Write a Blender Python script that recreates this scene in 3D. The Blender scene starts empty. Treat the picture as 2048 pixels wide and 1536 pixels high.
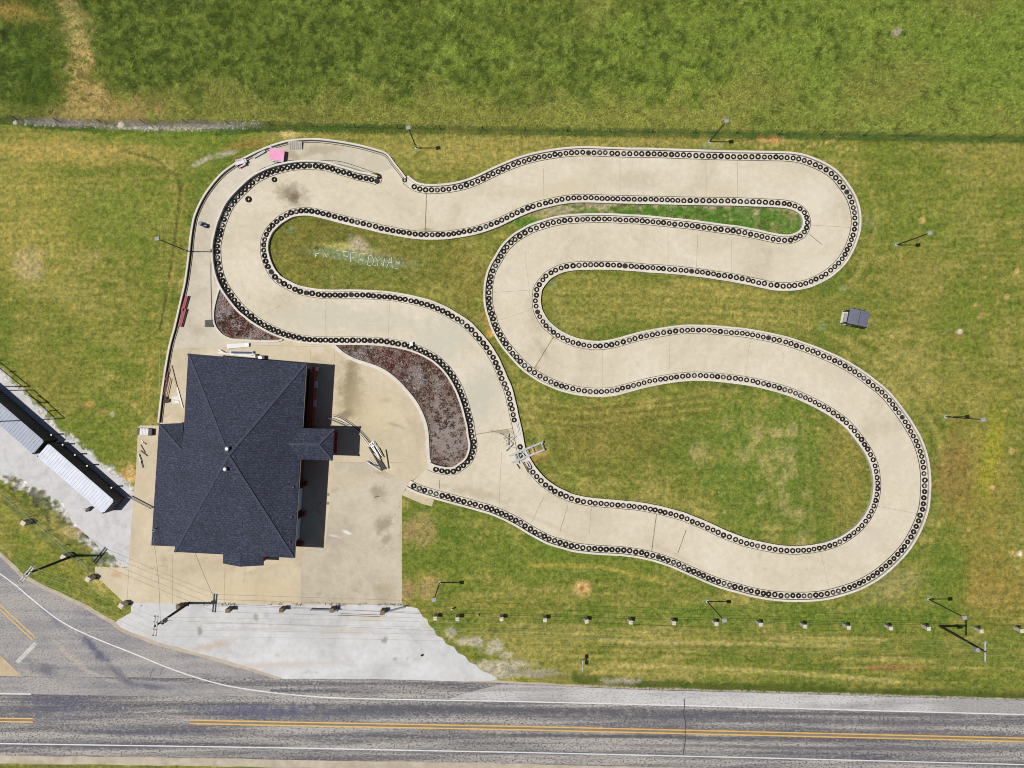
import bpy, bmesh, math, random
import numpy as np
from mathutils import Vector
R = math.radians
random.seed(7); rng = np.random.default_rng(11)
scn = bpy.context.scene
C = scn.collection
# ------------------------------------------------------------------ camera, world, sun
S = 0.07          # metres per photo pixel at ground level
H = 100.0         # camera height above the ground (drone)
cam_d = bpy.data.cameras.new("camera"); cam = bpy.data.objects.new("camera", cam_d); C.objects.link(cam)
cam.location = (0, 0, H); cam.rotation_euler = (0, 0, 0)
cam_d.sensor_width = 36; cam_d.lens = 36 * H / (2048 * S); cam_d.clip_end = 9000; cam_d.clip_start = 1
scn.camera = cam
world = bpy.data.worlds.new("World"); scn.world = world; world.use_nodes = True
wt = world.node_tree; bg = wt.nodes['Background']
sky = wt.nodes.new('ShaderNodeTexSky'); sky.sky_type = 'NISHITA'; sky.sun_disc = False
SUN_EL, SUN_AZ = R(69), R(270)     # azimuth from north (+Y) clockwise: due west
sky.sun_elevation = SUN_EL; sky.sun_rotation = SUN_AZ
wt.links.new(sky.outputs[0], bg.inputs[0]); bg.inputs[1].default_value = 0.05
sd = bpy.data.lights.new("sun", 'SUN'); sd.energy = 5.0; sd.angle = R(0.5); sd.color = (1, 0.955, 0.88)
sun = bpy.data.objects.new("sun", sd); C.objects.link(sun)
sdir = Vector((math.sin(SUN_AZ) * math.cos(SUN_EL), math.cos(SUN_AZ) * math.cos(SUN_EL), math.sin(SUN_EL)))
sun.rotation_euler = sdir.to_track_quat('Z', 'Y').to_euler(); sun.location = sdir * 200
vs = scn.view_settings; vs.view_transform = 'Standard'; vs.look = 'None'; vs.exposure = 0; vs.gamma = 1
scn.render.film_transparent = False; scn.cycles.pixel_filter_type = 'BLACKMAN_HARRIS'; scn.cycles.filter_width = 1.0

# ------------------------------------------------------------------ helpers
K = 1.50          # sunlit radiance per unit albedo
def lin(c): return tuple((v/255/12.92 if v/255 <= 0.04045 else ((v/255+0.055)/1.055)**2.4) for v in c)
def col(r, g, b, k=None):
    l = lin((r, g, b)); k = k or K
    return tuple(min(0.9, v / k) for v in l) + (1,)
def W(x, y, z=0.0): return Vector(((x-1024)*S, (768-y)*S, z))
def A(x, y, z): f = 1 - z/H; return Vector(((x-1024)*S*f, (768-y)*S*f, z))

def newmat(name):
    m = bpy.data.materials.new(name); m.use_nodes = True
    return m, m.node_tree, m.node_tree.nodes['Principled BSDF']
def N(t, typ, **kw):
    n = t.nodes.new(typ)
    for k, v in kw.items():
        if k in n.inputs.keys(): n.inputs[k].default_value = v
        else: setattr(n, k, v)
    return n
def coords(t, scale=(1, 1, 1), rot=0):
    tc = t.nodes.new('ShaderNodeTexCoord'); mp = t.nodes.new('ShaderNodeMapping')
    mp.inputs['Scale'].default_value = scale; mp.inputs['Rotation'].default_value = (0, 0, rot)
    t.links.new(tc.outputs['Object'], mp.inputs[0]); return mp.outputs[0]
def noise(t, vec, scale, detail=4, rough=0.6, dist=0):
    n = N(t, 'ShaderNodeTexNoise'); n.inputs['Scale'].default_value = scale; n.inputs['Detail'].default_value = detail
    n.inputs['Roughness'].default_value = rough; n.inputs['Distortion'].default_value = dist
    t.links.new(vec, n.inputs['Vector']); return n.outputs['Fac']
def ramp(t, fac, stops):
    r = t.nodes.new('ShaderNodeValToRGB'); e = r.color_ramp.elements
    while len(e) < len(stops): e.new(0.5)
    for i, (p, c) in enumerate(stops):
        e[i].position = p; e[i].color = c if isinstance(c, tuple) else (c, c, c, 1)
    t.links.new(fac, r.inputs[0]); return r.outputs[0]
def mix(t, a, b, fac, mode='MIX'):
    m = t.nodes.new('ShaderNodeMix'); m.data_type = 'RGBA'; m.blend_type = mode
    for sock, v in ((m.inputs[6], a), (m.inputs[7], b), (m.inputs[0], fac)):
        if hasattr(v, 'is_output'): t.links.new(v, sock)
        else: sock.default_value = v
    return m.outputs[2]
def bump(t, bs, h, strength, dist=0.05):
    b = t.nodes.new('ShaderNodeBump'); b.inputs['Strength'].default_value = strength; b.inputs['Distance'].default_value = dist
    t.links.new(h, b.inputs['Height']); t.links.new(b.outputs[0], bs.inputs['Normal'])
_mc = {}
def simple(name, c1, c2=None, scale=3.0, rough=0.8, metal=0.0, bmp=0.15, stretch=(1, 1, 1)):
    if name in _mc: return _mc[name]
    m, t, bs = newmat(name); v = coords(t, stretch)
    n = noise(t, v, scale, 5, 0.65)
    c2 = c2 or tuple(x*0.7 for x in c1[:3]) + (1,)
    t.links.new(ramp(t, n, [(0.35, c2), (0.65, c1)]), bs.inputs['Base Color'])
    bs.inputs['Roughness'].default_value = rough; bs.inputs['Metallic'].default_value = metal
    n2 = noise(t, v, scale*6, 3)
    bump(t, bs, n2, bmp, 0.02)
    _mc[name] = m; return m

class MB:
    def __init__(s): s.v = []; s.f = []
    def add(s, vs, fs):
        o = len(s.v); s.v += [tuple(p) for p in vs]; s.f += [tuple(i+o for i in f) for f in fs]; return s
    def box(s, c, sz, rz=0):
        hx, hy, hz = sz[0]/2, sz[1]/2, sz[2]/2; ca, sa = math.cos(rz), math.sin(rz)
        vs = []
        for dz in (-hz, hz):
            for dx, dy in ((-hx, -hy), (hx, -hy), (hx, hy), (-hx, hy)):
                vs.append((c[0]+dx*ca-dy*sa, c[1]+dx*sa+dy*ca, c[2]+dz))
        return s.add(vs, [(3, 2, 1, 0), (4, 5, 6, 7), (0, 1, 5, 4), (1, 2, 6, 5), (2, 3, 7, 6), (3, 0, 4, 7)])
    def bar(s, p, q, w, h=None):
        h = h or w; p, q = Vector(p), Vector(q); d = (q-p).normalized()
        up = Vector((0, 0, 1)) if abs(d.z) < 0.95 else Vector((0, 1, 0))
        a = d.cross(up).normalized()*w/2; b = a.cross(d).normalized()*h/2
        vs = [p-a-b, p+a-b, p+a+b, p-a+b, q-a-b, q+a-b, q+a+b, q-a+b]
        return s.add(vs, [(3, 2, 1, 0), (4, 5, 6, 7), (0, 1, 5, 4), (1, 2, 6, 5), (2, 3, 7, 6), (3, 0, 4, 7)])
    def tube(s, p, q, r, r2=None, n=8):
        r2 = r if r2 is None else r2; p, q = Vector(p), Vector(q); d = (q-p).normalized()
        up = Vector((0, 0, 1)) if abs(d.z) < 0.95 else Vector((0, 1, 0))
        a = d.cross(up).normalized(); b = a.cross(d).normalized(); vs = []
        for c, rr in ((p, r), (q, r2)):
            for i in range(n):
                t = 2*math.pi*i/n; vs.append(c+a*rr*math.cos(t)+b*rr*math.sin(t))
        fs = [(i, (i+1) % n, n+(i+1) % n, n+i) for i in range(n)] + [tuple(range(n))[::-1], tuple(range(n, 2*n))]
        return s.add(vs, fs)
    def path(s, pts, r, n=6):
        for a, b in zip(pts, pts[1:]): s.tube(a, b, r, n=n)
        return s
    def prism(s, pts, z0, z1):
        n = len(pts); vs = [(p[0], p[1], z0) for p in pts] + [(p[0], p[1], z1) for p in pts]
        ar = sum(pts[i][0]*pts[(i+1) % n][1]-pts[(i+1) % n][0]*pts[i][1] for i in range(n))
        fs = [tuple(range(n))[::-1], tuple(range(n, 2*n))]+[(i, (i+1) % n, n+(i+1) % n, n+i) for i in range(n)]
        if ar < 0: fs = [f[::-1] for f in fs]
        return s.add(vs, fs)
    def slab(s, top, th):          # a roof plane with thickness: list of 3D points
        n = len(top); vs = [Vector(p) for p in top]+[Vector(p)-Vector((0, 0, th)) for p in top]
        return s.add(vs, [tuple(range(n)), tuple(range(n, 2*n))[::-1]]+[(i, n+i, n+(i+1) % n, (i+1) % n) for i in range(n)])
def wloc(o):
    v = Vector((0, 0, 0))
    while o is not None: v += o.location; o = o.parent
    return v
def tag(o, label=None, cat=None, group=None, kind=None):
    if label: o['label'] = label
    if cat: o['category'] = cat
    if group: o['group'] = group
    if kind: o['kind'] = kind
    return o
def obj(name, mb, m, parent=None, smooth=False, loc=None):
    me = bpy.data.meshes.new(name)
    off = wloc(parent) if parent else Vector(loc or (0, 0, 0))
    me.from_pydata([(v[0]-off.x, v[1]-off.y, v[2]-off.z) for v in mb.v], [], mb.f)
    if smooth:
        for p in me.polygons: p.use_smooth = True
    me.materials.append(m); me.update()
    o = bpy.data.objects.new(name, me); C.objects.link(o)
    if parent: o.parent = parent
    else: o.location = off
    return o
def thing(name, label, cat, loc, group=None):
    o = bpy.data.objects.new(name, None); C.objects.link(o); o.empty_display_size = 0.3
    o.location = loc; return tag(o, label, cat, group)
def dup(root, loc, label, rz=0):
    r = root.copy(); C.objects.link(r); r.location = loc; r['label'] = label; r.rotation_euler = (0, 0, rz)
    for ch in list(root.children):
        c = ch.copy(); C.objects.link(c); c.parent = r
        for g in list(ch.children):
            d = g.copy(); C.objects.link(d); d.parent = c
    return r
def arr(m, t_, vcol): pass
def npmesh(name, verts, tris, m, colors=None, parent=None):
    me = bpy.data.meshes.new(name); nv, nf = len(verts), len(tris); k = tris.shape[1]
    me.vertices.add(nv); me.vertices.foreach_set('co', verts.astype(np.float32).ravel())
    me.loops.add(nf*k); me.loops.foreach_set('vertex_index', tris.astype(np.int32).ravel())
    me.polygons.add(nf); me.polygons.foreach_set('loop_start', np.arange(0, nf*k, k, dtype=np.int32))
    me.polygons.foreach_set('loop_total', np.full(nf, k, dtype=np.int32))
    me.update(calc_edges=True)
    if colors is not None:
        a = me.color_attributes.new('tint', 'FLOAT_COLOR', 'POINT')
        c4 = np.ones((nv, 4), np.float32); c4[:, :3] = colors; a.data.foreach_set('color', c4.ravel())
    me.materials.append(m); o = bpy.data.objects.new(name, me); C.objects.link(o)
    if parent: o.parent = parent
    return o

# catmull-rom through photo points -> resampled polyline in photo pixels
def smooth_line(pts, step=4.0, closed=False):
    P = [np.array(p, float) for p in pts]; n = len(P); out = []
    rngi = range(n) if closed else range(n-1)
    for i in rngi:
        p0 = P[(i-1) % n] if closed or i > 0 else 2*P[0]-P[1]
        p1 = P[i]; p2 = P[(i+1) % n]
        p3 = P[(i+2) % n] if closed or i < n-2 else 2*P[-1]-P[-2]
        for k in range(12):
            t = k/12; out.append(0.5*((2*p1)+(-p0+p2)*t+(2*p0-5*p1+4*p2-p3)*t*t+(-p0+3*p1-3*p2+p3)*t**3))
    out.append(P[0] if closed else P[-1]); out = np.array(out)
    # light smoothing of hand-read points
    for _ in range(6):
        m = out.copy()
        m[1:-1] = (out[:-2]+2*out[1:-1]+out[2:])/4
        if closed:
            v = (out[-2]+2*out[0]+out[1])/4; m[0] = v; m[-1] = v
        out = m
    return resample(out, step)
def resample(L, step):
    L = np.asarray(L, float)
    d = np.r_[0, np.cumsum(np.hypot(*np.diff(L, axis=0).T))]; n = max(2, int(round(d[-1]/step))+1)
    s = np.linspace(0, d[-1], n); return np.c_[np.interp(s, d, L[:, 0]), np.interp(s, d, L[:, 1])]
def offset(L, d):      # d in px, + = left of travel in image coordinates (y down): use sign by trial
    t = np.gradient(L, axis=0)
    if np.allclose(L[0], L[-1]):
        t[0] = t[-1] = (L[1]-L[-2])
    t /= np.maximum(1e-6, np.hypot(t[:, 0], t[:, 1]))[:, None]
    return L+np.c_[t[:, 1], -t[:, 0]]*d
def T(ox, oy, k, pts): return [(ox+x/k, oy+y/k) for x, y in pts]

# ------------------------------------------------------------------ tyre-row centre lines read from the photograph
k4 = 4.096
T1 = T(400, 300, k4, [(1450,258),(1380,238),(1295,222),(1212,195),(1130,172),(1040,145),(958,135),(868,132),(783,138),(700,152),(612,175),(533,207),(455,250),(375,320),(305,390),(243,470),(205,555),(180,620),(160,700),(145,770),(143,840),(150,930),(165,1010),(192,1085),(225,1145),(275,1215),(345,1300),(400,1345),(450,1385),(540,1440),(630,1485),(715,1515)]) \
   + T(450, 560, k4, [(600,474),(690,487),(775,492),(860,494),(950,494),(1040,494),(1120,495),(1205,498),(1290,503),(1375,515),(1460,530),(1545,553),(1625,585),(1700,625),(1760,670),(1825,735),(1880,815),(1920,890),(1950,965),(1975,1040),(1995,1120),(2012,1190),(2022,1270)]) \
   + T(850, 600, k4, [(397,1170),(392,1230),(372,1290),(345,1330),(300,1365),(250,1397),(205,1405),(160,1402),(115,1393),(75,1383),(30,1362)])
T2 = T(400, 300, k4, [(870,500),(945,508),(1030,528),(1115,550),(1210,575),(1305,597),(1400,620),(1500,645),(1555,655),(1660,675),(1775,692)]) \
   + T(800, 280, k4, [(245,779),(350,777),(405,773),(455,765),(510,757),(565,747),(620,735),(710,707),(800,673),(895,627),(975,590),(1055,557),(1140,530),(1220,510),(1300,493),(1390,480),(1485,475),(1585,476),(1680,480),(1775,483)]) \
   + T(1250, 280, k4, [(25,485),(110,487),(200,489),(285,491),(380,493),(470,496),(565,497),(665,499),(765,500),(870,501),(975,505),(1085,509),(1180,513),(1270,518),(1320,524),(1365,534),(1410,553),(1445,577),(1470,605),(1487,650),(1490,693),(1475,740),(1450,775),(1415,798),(1378,814),(1335,823),(1290,823),(1245,818),(1165,803),(1080,783),(1000,767),(910,750),(855,744),(755,732),(655,718),(550,704),(450,694),(320,681),(190,668),(100,661),(10,658)]) \
   + T(800, 280, k4, [(1765,652),(1670,649),(1580,649),(1490,652),(1400,657),(1320,666),(1235,683),(1155,708),(1110,722),(1070,738),(1030,760),(990,783),(955,805),(920,835),(885,868),(855,905),(830,945),(808,985),(785,1020),(765,1060),(750,1100),(738,1150),(730,1200),(727,1260),(728,1320),(737,1375),(748,1425)]) \
   + T(850, 600, k4, [(552,130),(567,185),(592,245),(622,300),(660,360),(705,415),(748,465),(805,525),(865,575),(945,628),(1025,668),(1105,700),(1190,724),(1275,740),(1365,749),(1455,750),(1545,742),(1630,720),(1715,697),(1800,675)]) \
   + T(1300, 600, k4, [(45,656),(130,641),(225,628),(320,620),(375,618),(470,621),(575,630),(680,642),(780,655),(880,674),(975,697),(1070,723),(1170,756),(1260,795),(1350,838),(1445,890),(1530,945),(1610,1008),(1675,1080),(1740,1165),(1795,1250),(1840,1360)]) \
   + T(1400, 840, k4, [(1448,490),(1450,540),(1445,595),(1435,650),(1418,705),(1395,755),(1368,802),(1335,845),(1300,885),(1262,918),(1218,950),(1172,980),(1120,1005),(1070,1023),(1018,1040),(965,1050),(912,1060),(858,1065),(803,1070),(748,1070),(695,1067),(643,1062),(592,1055),(540,1045),(490,1035),(435,1023),(385,1012),(340,997),(257,966),(172,932),(85,890),(5,855)]) \
   + T(1000, 850, k4, [(1540,773),(1490,753),(1395,726),(1295,700),(1240,690),(1190,680),(1090,665),(1035,662),(985,656),(890,648),(798,640),(707,630),(618,612),(570,598),(525,578),(443,538),(362,482),(322,445),(290,410),(257,370),(225,320),(190,260),(165,200)]) \
   + T(850, 600, k4, [(755,1090),(735,1000),(720,940),(712,890),(700,845),(688,793),(675,745),(658,697),(635,650),(615,600),(592,550),(572,503),(545,457),(517,412),(487,370),(455,330),(420,290),(385,252),(350,217),(310,187),(262,157),(218,130),(172,103),(128,82),(82,62),(35,43)]) \
   + T(450, 560, k4, [(1620,193),(1572,182),(1525,170),(1435,153),(1345,140),(1250,132),(1150,127),(1050,124),(955,125),(865,125),(775,121),(685,107),(600,88),(520,52)]) \
   + T(400, 300, k4, [(645,1072),(620,1045),(595,1018),(570,975),(550,930),(537,890),(527,845),(523,800),(530,740),(545,700),(565,660),(590,630),(620,600),(655,570),(695,545),(735,523),(780,508)])
T3 = T(800, 280, k4, [(42,330),(98,375),(135,395),(170,404),(210,410),(245,412),(295,411),(375,406),(455,394),(540,374),(625,343),(705,306),(785,267),(865,232),(950,197),(1040,168),(1125,147),(1210,131),(1295,118),(1380,109),(1465,104),(1550,103),(1645,107),(1735,110)]) \
   + T(1250, 280, k4, [(25,115),(120,115),(210,116),(295,119),(390,123),(485,126),(585,129),(685,133),(790,136),(895,138),(1005,139),(1110,141),(1200,143),(1295,145),(1380,152),(1470,172),(1560,207),(1645,250),(1720,308),(1785,390),(1835,468),(1865,548),(1880,640),(1875,735),(1850,825),(1815,905),(1770,980),(1710,1045),(1640,1100),(1560,1143),(1480,1175),(1385,1192),(1295,1196),(1205,1191),(1115,1172),(1025,1152),(935,1135),(845,1118),(755,1105),(655,1089),(550,1077),(450,1065),(360,1057),(275,1051),(190,1047),(100,1038)]) \
   + T(800, 280, k4, [(1858,1032),(1805,1028),(1710,1025),(1625,1023),(1540,1025),(1455,1026),(1365,1037),(1300,1056),(1240,1085),(1200,1112),(1168,1148),(1140,1185),(1120,1225),(1113,1270),(1110,1315)]) \
   + T(850, 600, k4, [(908,45),(917,90),(935,130),(955,165),(980,200),(1010,230),(1075,282),(1120,307),(1160,328),(1205,345),(1245,358),(1330,374),(1420,380),(1510,370),(1605,348),(1700,320),(1790,298)]) \
   + T(1300, 600, k4, [(30,282),(115,268),(200,255),(290,247),(385,248),(480,250),(570,257),(660,265),(745,273),(835,287),(925,303),(1010,321),(1100,342),(1185,369),(1265,397),(1350,428),(1430,462),(1515,500),(1590,540),(1665,585),(1740,635),(1810,690),(1880,745),(1940,805),(2000,880)]) \
   + T(1400, 840, k4, [(1670,5),(1718,85),(1760,160),(1795,250),(1818,338),(1830,425),(1835,520),(1830,615),(1822,700),(1798,788),(1765,870),(1722,955),(1670,1035),(1610,1105),(1540,1173),(1465,1237),(1395,1285),(1315,1330),(1235,1363),(1145,1392),(1058,1415),(970,1430),(872,1437),(780,1438),(685,1436),(595,1428),(505,1415),(412,1397),(322,1372),(227,1347),(137,1318)]) \
   + T(1000, 850, k4, [(1688,1242),(1600,1203),(1520,1168),(1437,1130),(1350,1098),(1260,1070),(1165,1048),(1075,1033),(985,1023),(890,1018),(795,1013),(695,1003),(597,990),(505,963),(410,935),(325,893),(245,848),(168,800),(80,752)]) \
   + T(620, 800, 4.876, [(1885,1110),(1780,1065),(1670,1033),(1565,1003),(1455,973),(1350,945),(1250,918),(1150,888),(1050,855),(965,812)])
T4 = [(757.5, 354.5)]
L1 = smooth_line(T1, 3.0); L2 = smooth_line(T2, 3.0, True); L3 = smooth_line(T3, 3.0)

# ------------------------------------------------------------------ numpy noise
def vnoise(x, y, seed):
    r = np.random.default_rng(seed).random((257, 257)); xi = np.floor(x).astype(int); yi = np.floor(y).astype(int)
    fx = x-xi; fy = y-yi; fx = fx*fx*(3-2*fx); fy = fy*fy*(3-2*fy)
    a = r[xi % 256, yi % 256]; b = r[(xi+1) % 256, yi % 256]; c = r[xi % 256, (yi+1) % 256]; d = r[(xi+1) % 256, (yi+1) % 256]
    return a*(1-fx)*(1-fy)+b*fx*(1-fy)+c*(1-fx)*fy+d*fx*fy
def fbm(x, y, s, seed, o=4, g=0.55):
    v = 0; a = 1; tot = 0
    for i in range(o): v = v+a*vnoise(x/s*2**i+17.3*i, y/s*2**i+5.1*i, seed+i); tot += a; a *= g
    return v/tot
def sstep(v, a, b): t = np.clip((v-a)/(b-a), 0, 1); return t*t*(3-2*t)
def inpoly(x, y, poly):
    c = np.zeros(x.shape, bool); n = len(poly)
    for i in range(n):
        x1, y1 = poly[i]; x2, y2 = poly[(i+1) % n]
        if y1 == y2: continue
        m = ((y1 > y) != (y2 > y)) & (x < (x2-x1)*(y-y1)/(y2-y1)+x1); c ^= m
    return c
def dline(x, y, pts):
    d = np.full(x.shape, 1e9)
    for (x1, y1), (x2, y2) in zip(pts, pts[1:]):
        L = (x2-x1)**2+(y2-y1)**2; t = np.clip(((x-x1)*(x2-x1)+(y-y1)*(y2-y1))/max(L, 1e-9), 0, 1)
        d = np.minimum(d, np.hypot(x-x1-t*(x2-x1), y-y1-t*(y2-y1)))
    return d
def sdpoly(x, y, poly):
    d = dline(x, y, list(poly)+[poly[0]]); return np.where(inpoly(x, y, poly), -d, d)
def a3(*c): return np.array(col(*c)[:3])

# field boundary (fence) and regions, photo pixels
def fence_y(x): return np.interp(x, [0, 60, 150, 380, 700, 1024, 1400, 2048], [238, 240, 246, 246, 255, 261, 266, 276])
inf2 = offset(L2, 9)
def area(L):
    x, y = L[:, 0], L[:, 1]; return 0.5*abs(np.sum(x*np.roll(y, -1)-np.roll(x, -1)*y))
INS = 1 if area(offset(L2, 9)) < area(L2) else -1
inf2 = resample(offset(L2, 9*INS), 8)

MOW = [resample(L2, 16), resample(L3, 16)]
def tint(px, py):
    """true colour of the ground cover (grass species, straw, soil, gravel) at photo pixel positions"""
    n1 = fbm(px, py, 150, 1); n2 = fbm(px, py, 50, 20); n3 = fbm(px, py, 18, 40, 3); n4 = fbm(px, py, 8, 60, 2)
    def blend(c, target, w): return c*(1-w[:, None])+np.array(target)*w[:, None]
    # lawn
    n5 = fbm(px*.10, py, 5.5, 140, 3)
    c = np.tile(a3(124, 128, 56), (len(px), 1))
    c = blend(c, a3(156, 148, 82), sstep(n1*0.3+n2*0.25+n3*.15+n5*.3, 0.47, 0.62)*0.8)
    c = blend(c, a3(98, 118, 42), sstep(1-(n1*0.3+n2*0.25+n3*.15+n5*.3), 0.50, 0.62)*0.75)
    near = (px > 480) & (px < 1960) & (py > 330) & (py < 1230); dm = np.full(px.shape, 1e3)
    if near.any(): dm[near] = np.minimum(dline(px[near], py[near], MOW[0]), dline(px[near], py[near], MOW[1]))
    ph = np.sin(dm/3.6+n2*3)*.6+np.sin(dm/7.9+n1*6)*.6+(n3-.5)*1.2
    am = sstep(dm, 8, 14)*(1-sstep(dm, 60, 95))*(.35+.65*sstep(n2, .4, .6))
    c = blend(c, a3(166, 156, 88), np.clip(ph, 0, 1)*am*.55); c = blend(c, a3(92, 102, 42), np.clip(-ph, 0, 1)*am*.5)
    # hay-field
    fy = fence_y(px); up = sstep(fy-py+(n3-.5)*6, -2, 3)
    f = np.tile(a3(108, 124, 49), (len(px), 1))
    f = blend(f, a3(124, 143, 58), sstep(n2*.35+n3*.35+n4*.3+(px-900)/6000, 0.48, 0.66)*0.9)
    f = blend(f, a3(66, 88, 34), sstep(1-(n3*.25+n4*.75)+(900-px)/9000, 0.50, 0.66)*0.75)
    f = blend(f, a3(142, 142, 70), sstep(py+(n2-.5)*120+(n3-.5)*60+(n1-.5)*50, 162, 218)*0.7*np.where(px > 1500, .45, 1))
    f = blend(f, a3(138, 134, 70), sstep(n1, 0.55, 0.72)*sstep(px, 900, 1300)*0.5)
    c = c*(1-up[:, None])+f*up[:, None]
    def blob(x, y, rx, ry, colr, w=0.8, rot=0, noisy=0.9, edge=.45):
        nonlocal c
        sel = (abs(px-x) < 2*max(rx, ry)) & (abs(py-y) < 2*max(rx, ry))
        if not sel.any(): return
        dx, dy = px[sel]-x, py[sel]-y; ca, sa = math.cos(R(rot)), math.sin(R(rot))
        d = np.hypot((dx*ca+dy*sa)/rx, (-dx*sa+dy*ca)/ry)+(n3[sel]-.5)*noisy+(n4[sel]-.5)*noisy*0.6
        m = (1-sstep(d, 1-edge, 1+edge))*w
        c[sel] = c[sel]*(1-m[:, None])+a3(*colr)*m[:, None]
    def streak(pts, w, colr, a=0.6, noisy=.8):
        nonlocal c
        d = dline(px, py, pts)/w+(n4-.5)*noisy
        m = (1-sstep(d, 0.5, 1.2))*a*(0.5+n3)
        c = blend(c, a3(*colr), np.clip(m, 0, 1))
    G, DG, Y, ST, BR, SOIL, ORG = (106,126,44), (74,98,32), (160,152,76), (184,168,106), (132,114,58), (196,176,132), (206,150,96)
    # --- left field: straw track, ditch of pale stones
    blob(150, 60, 26, 90, ST, .75, rot=-14, noisy=2.6); blob(165, 170, 34, 60, (190,164,100), .8, noisy=2.6); blob(200, 222, 95, 24, (180,158,98), .8, noisy=2.4)
    for i in range(90): blob(120+i*.7+rng.normal()*22, 5+i*2.6, 3+rng.random()*5, 2+rng.random()*4, ((206,180,120) if rng.random() < .5 else (90,108,44)), .7, noisy=1.4)
    blob(30, 25, 70, 18, (176,150,80), .7, rot=10); blob(8, 70, 6, 12, (40,48,22), .9); blob(75, 120, 60, 100, (84,106,36), .6); blob(60, 190, 70, 40, DG, .5)
    streak([(0, 243), (60, 244), (380, 256), (560, 258), (700, 256), (900, 260), (1024, 264), (1400, 269), (2048, 280)], 6, (84, 112, 50), .9)
    for (x, y, rx, ry) in ((90, 245, 45, 6), (160, 247, 40, 5), (300, 256, 70, 10), (400, 252, 60, 7), (470, 249, 45, 5)):
        blob(x, y, rx, ry, (168, 160, 150), .85, rot=2, noisy=1.5)
    streak([(60, 252), (200, 262), (420, 268), (520, 262)], 5, (62, 96, 34), .9)
    # --- left lawn
    blob(60, 530, 28, 34, (190,170,138), .9, noisy=1.2); blob(190, 513, 14, 9, (170,150,100), .6); blob(165, 490, 16, 9, (160,130,74), .5)
    blob(230, 440, 110, 70, G, .6); blob(60, 440, 90, 130, Y, .5); blob(150, 300, 190, 26, (172,154,84), .65); blob(300, 275, 130, 16, G, .7); blob(400, 290, 60, 30, G, .6)
    streak([(0, 292), (120, 300), (250, 305), (330, 330), (350, 345)], 5, (180,160,90), .6); streak([(240, 300), (310, 318), (352, 350), (360, 380)], 4, (84,92,40), .7)
    streak([(362, 372), (352, 450), (343, 520), (332, 590), (320, 660)], 2.2, (84,80,44), .8); streak([(370, 372), (360, 450), (351, 520), (338, 600)], 2.4, (170,150,78), .6)
    streak([(386, 332), (420, 315), (470, 303)], 6, (176,172,150), .7); blob(490, 290, 40, 9, (150,120,66), .6, rot=-10); blob(575, 268, 16, 9, (206,184,120), .9)
    for i in range(9): streak([(0, 350+i*24), (130, 346+i*24)], 3, (172,158,84), .4)
    streak([(305, 700), (292, 760), (278, 830)], 3, (172,152,76), .6); streak([(314, 690), (300, 760), (286, 830)], 3, (166,146,74), .5)
    blob(178, 810, 10, 9, (206,160,104), .85, rot=-30); blob(205, 824, 12, 8, (176,146,96), .8); blob(225, 829, 5, 5, (226,214,190), .95, noisy=.3); blob(270, 809, 8, 6, (200,164,104), .8)
    blob(160, 740, 100, 60, G, .4); blob(215, 830, 70, 40, G, .5); blob(110, 750, 60, 50, (146,134,70), .4); blob(250, 955, 20, 14, (200,160,104), .85); blob(262, 945, 8, 20, (206,176,120), .8)
    # --- top strip of lawn
    blob(950, 300, 200, 36, (160,150,80), .7); blob(1250, 283, 220, 13, (158,148,80), .7); blob(1850, 420, 150, 90, (112,128,48), .5); blob(1690, 300, 120, 22, (120,132,50), .5)
    blob(1548, 279, 20, 5, (206,150,98), .95, noisy=.6); blob(1520, 278, 8, 5, (204,156,104), .8)
    for i in range(26): blob(1440+i*11+rng.random()*6, 276+rng.random()*26, 2+rng.random()*3, 2+rng.random()*2, (196,170,112), .8, noisy=.4)
    for i in range(70):
        x = 1300+rng.random()*740; y = 300+rng.random()*900
    # --- infield 1
    blob(700, 510, 190, 80, (116,114,54), .5); blob(640, 480, 90, 40, (110,104,48), .55); blob(700, 545, 120, 30, (104,118,52), .5); blob(600, 520, 50, 70, (124,120,56), .5); blob(860, 530, 60, 50, (112,116,50), .5)
    blob(700, 497, 58, 9, (176,172,100), .85, rot=7); blob(718, 492, 22, 14, (178,166,144), .9, rot=35, noisy=1.2); blob(720, 515, 92, 11, (136,150,112), .85, rot=8)
    blob(770, 510, 40, 8, (130,118,86), .5, rot=8); blob(633, 496, 4, 4, (52,50,34), .9); blob(640, 527, 40, 7, (118,108,52), .5); blob(940, 600, 30, 60, (122,120,56), .4); blob(930, 545, 40, 60, (134,124,62), .6)
    blob(980, 668, 10, 8, (204,160,96), .9); blob(972, 640, 8, 22, (176,140,80), .6, rot=-20); blob(985, 700, 14, 30, (112,116,48), .5, rot=-20)
    # narrow gravelly tongue
    blob(1330, 425, 310, 38, (168,158,130), .9, rot=2, noisy=.7)
    for (x, y, rx, ry) in ((1090,450,60,10),(1060,440,40,8),(1190,425,50,7),(1290,420,60,11),(1350,425,70,11),(1400,430,50,10),(1440,440,50,11),(1500,440,60,20),(1560,440,40,24),(1470,452,70,10),(1590,450,20,14)):
        blob(x, y, rx, ry, (84,124,42), .85, noisy=1.8)
    for i in range(140):
        x = 1100+rng.random()*500; y = 400+(x-1100)*.03+rng.random()*48; blob(x, y, 2+rng.random()*5, 2+rng.random()*3, ((84,118,42) if rng.random() < .6 else (96,92,62)), .8, noisy=1)
    # infield 2
    blob(1400, 610, 260, 42, (152,142,72), .65, rot=3); 
    for y0 in (585, 600, 618, 632): streak([(1110, y0), (1300, y0-2), (1600, y0+12)], 4, (170,160,88), .25)
    for y0 in (592, 609, 625, 645): streak([(1110, y0), (1300, y0+1), (1600, y0+14)], 5, (104,120,48), .3)
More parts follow.
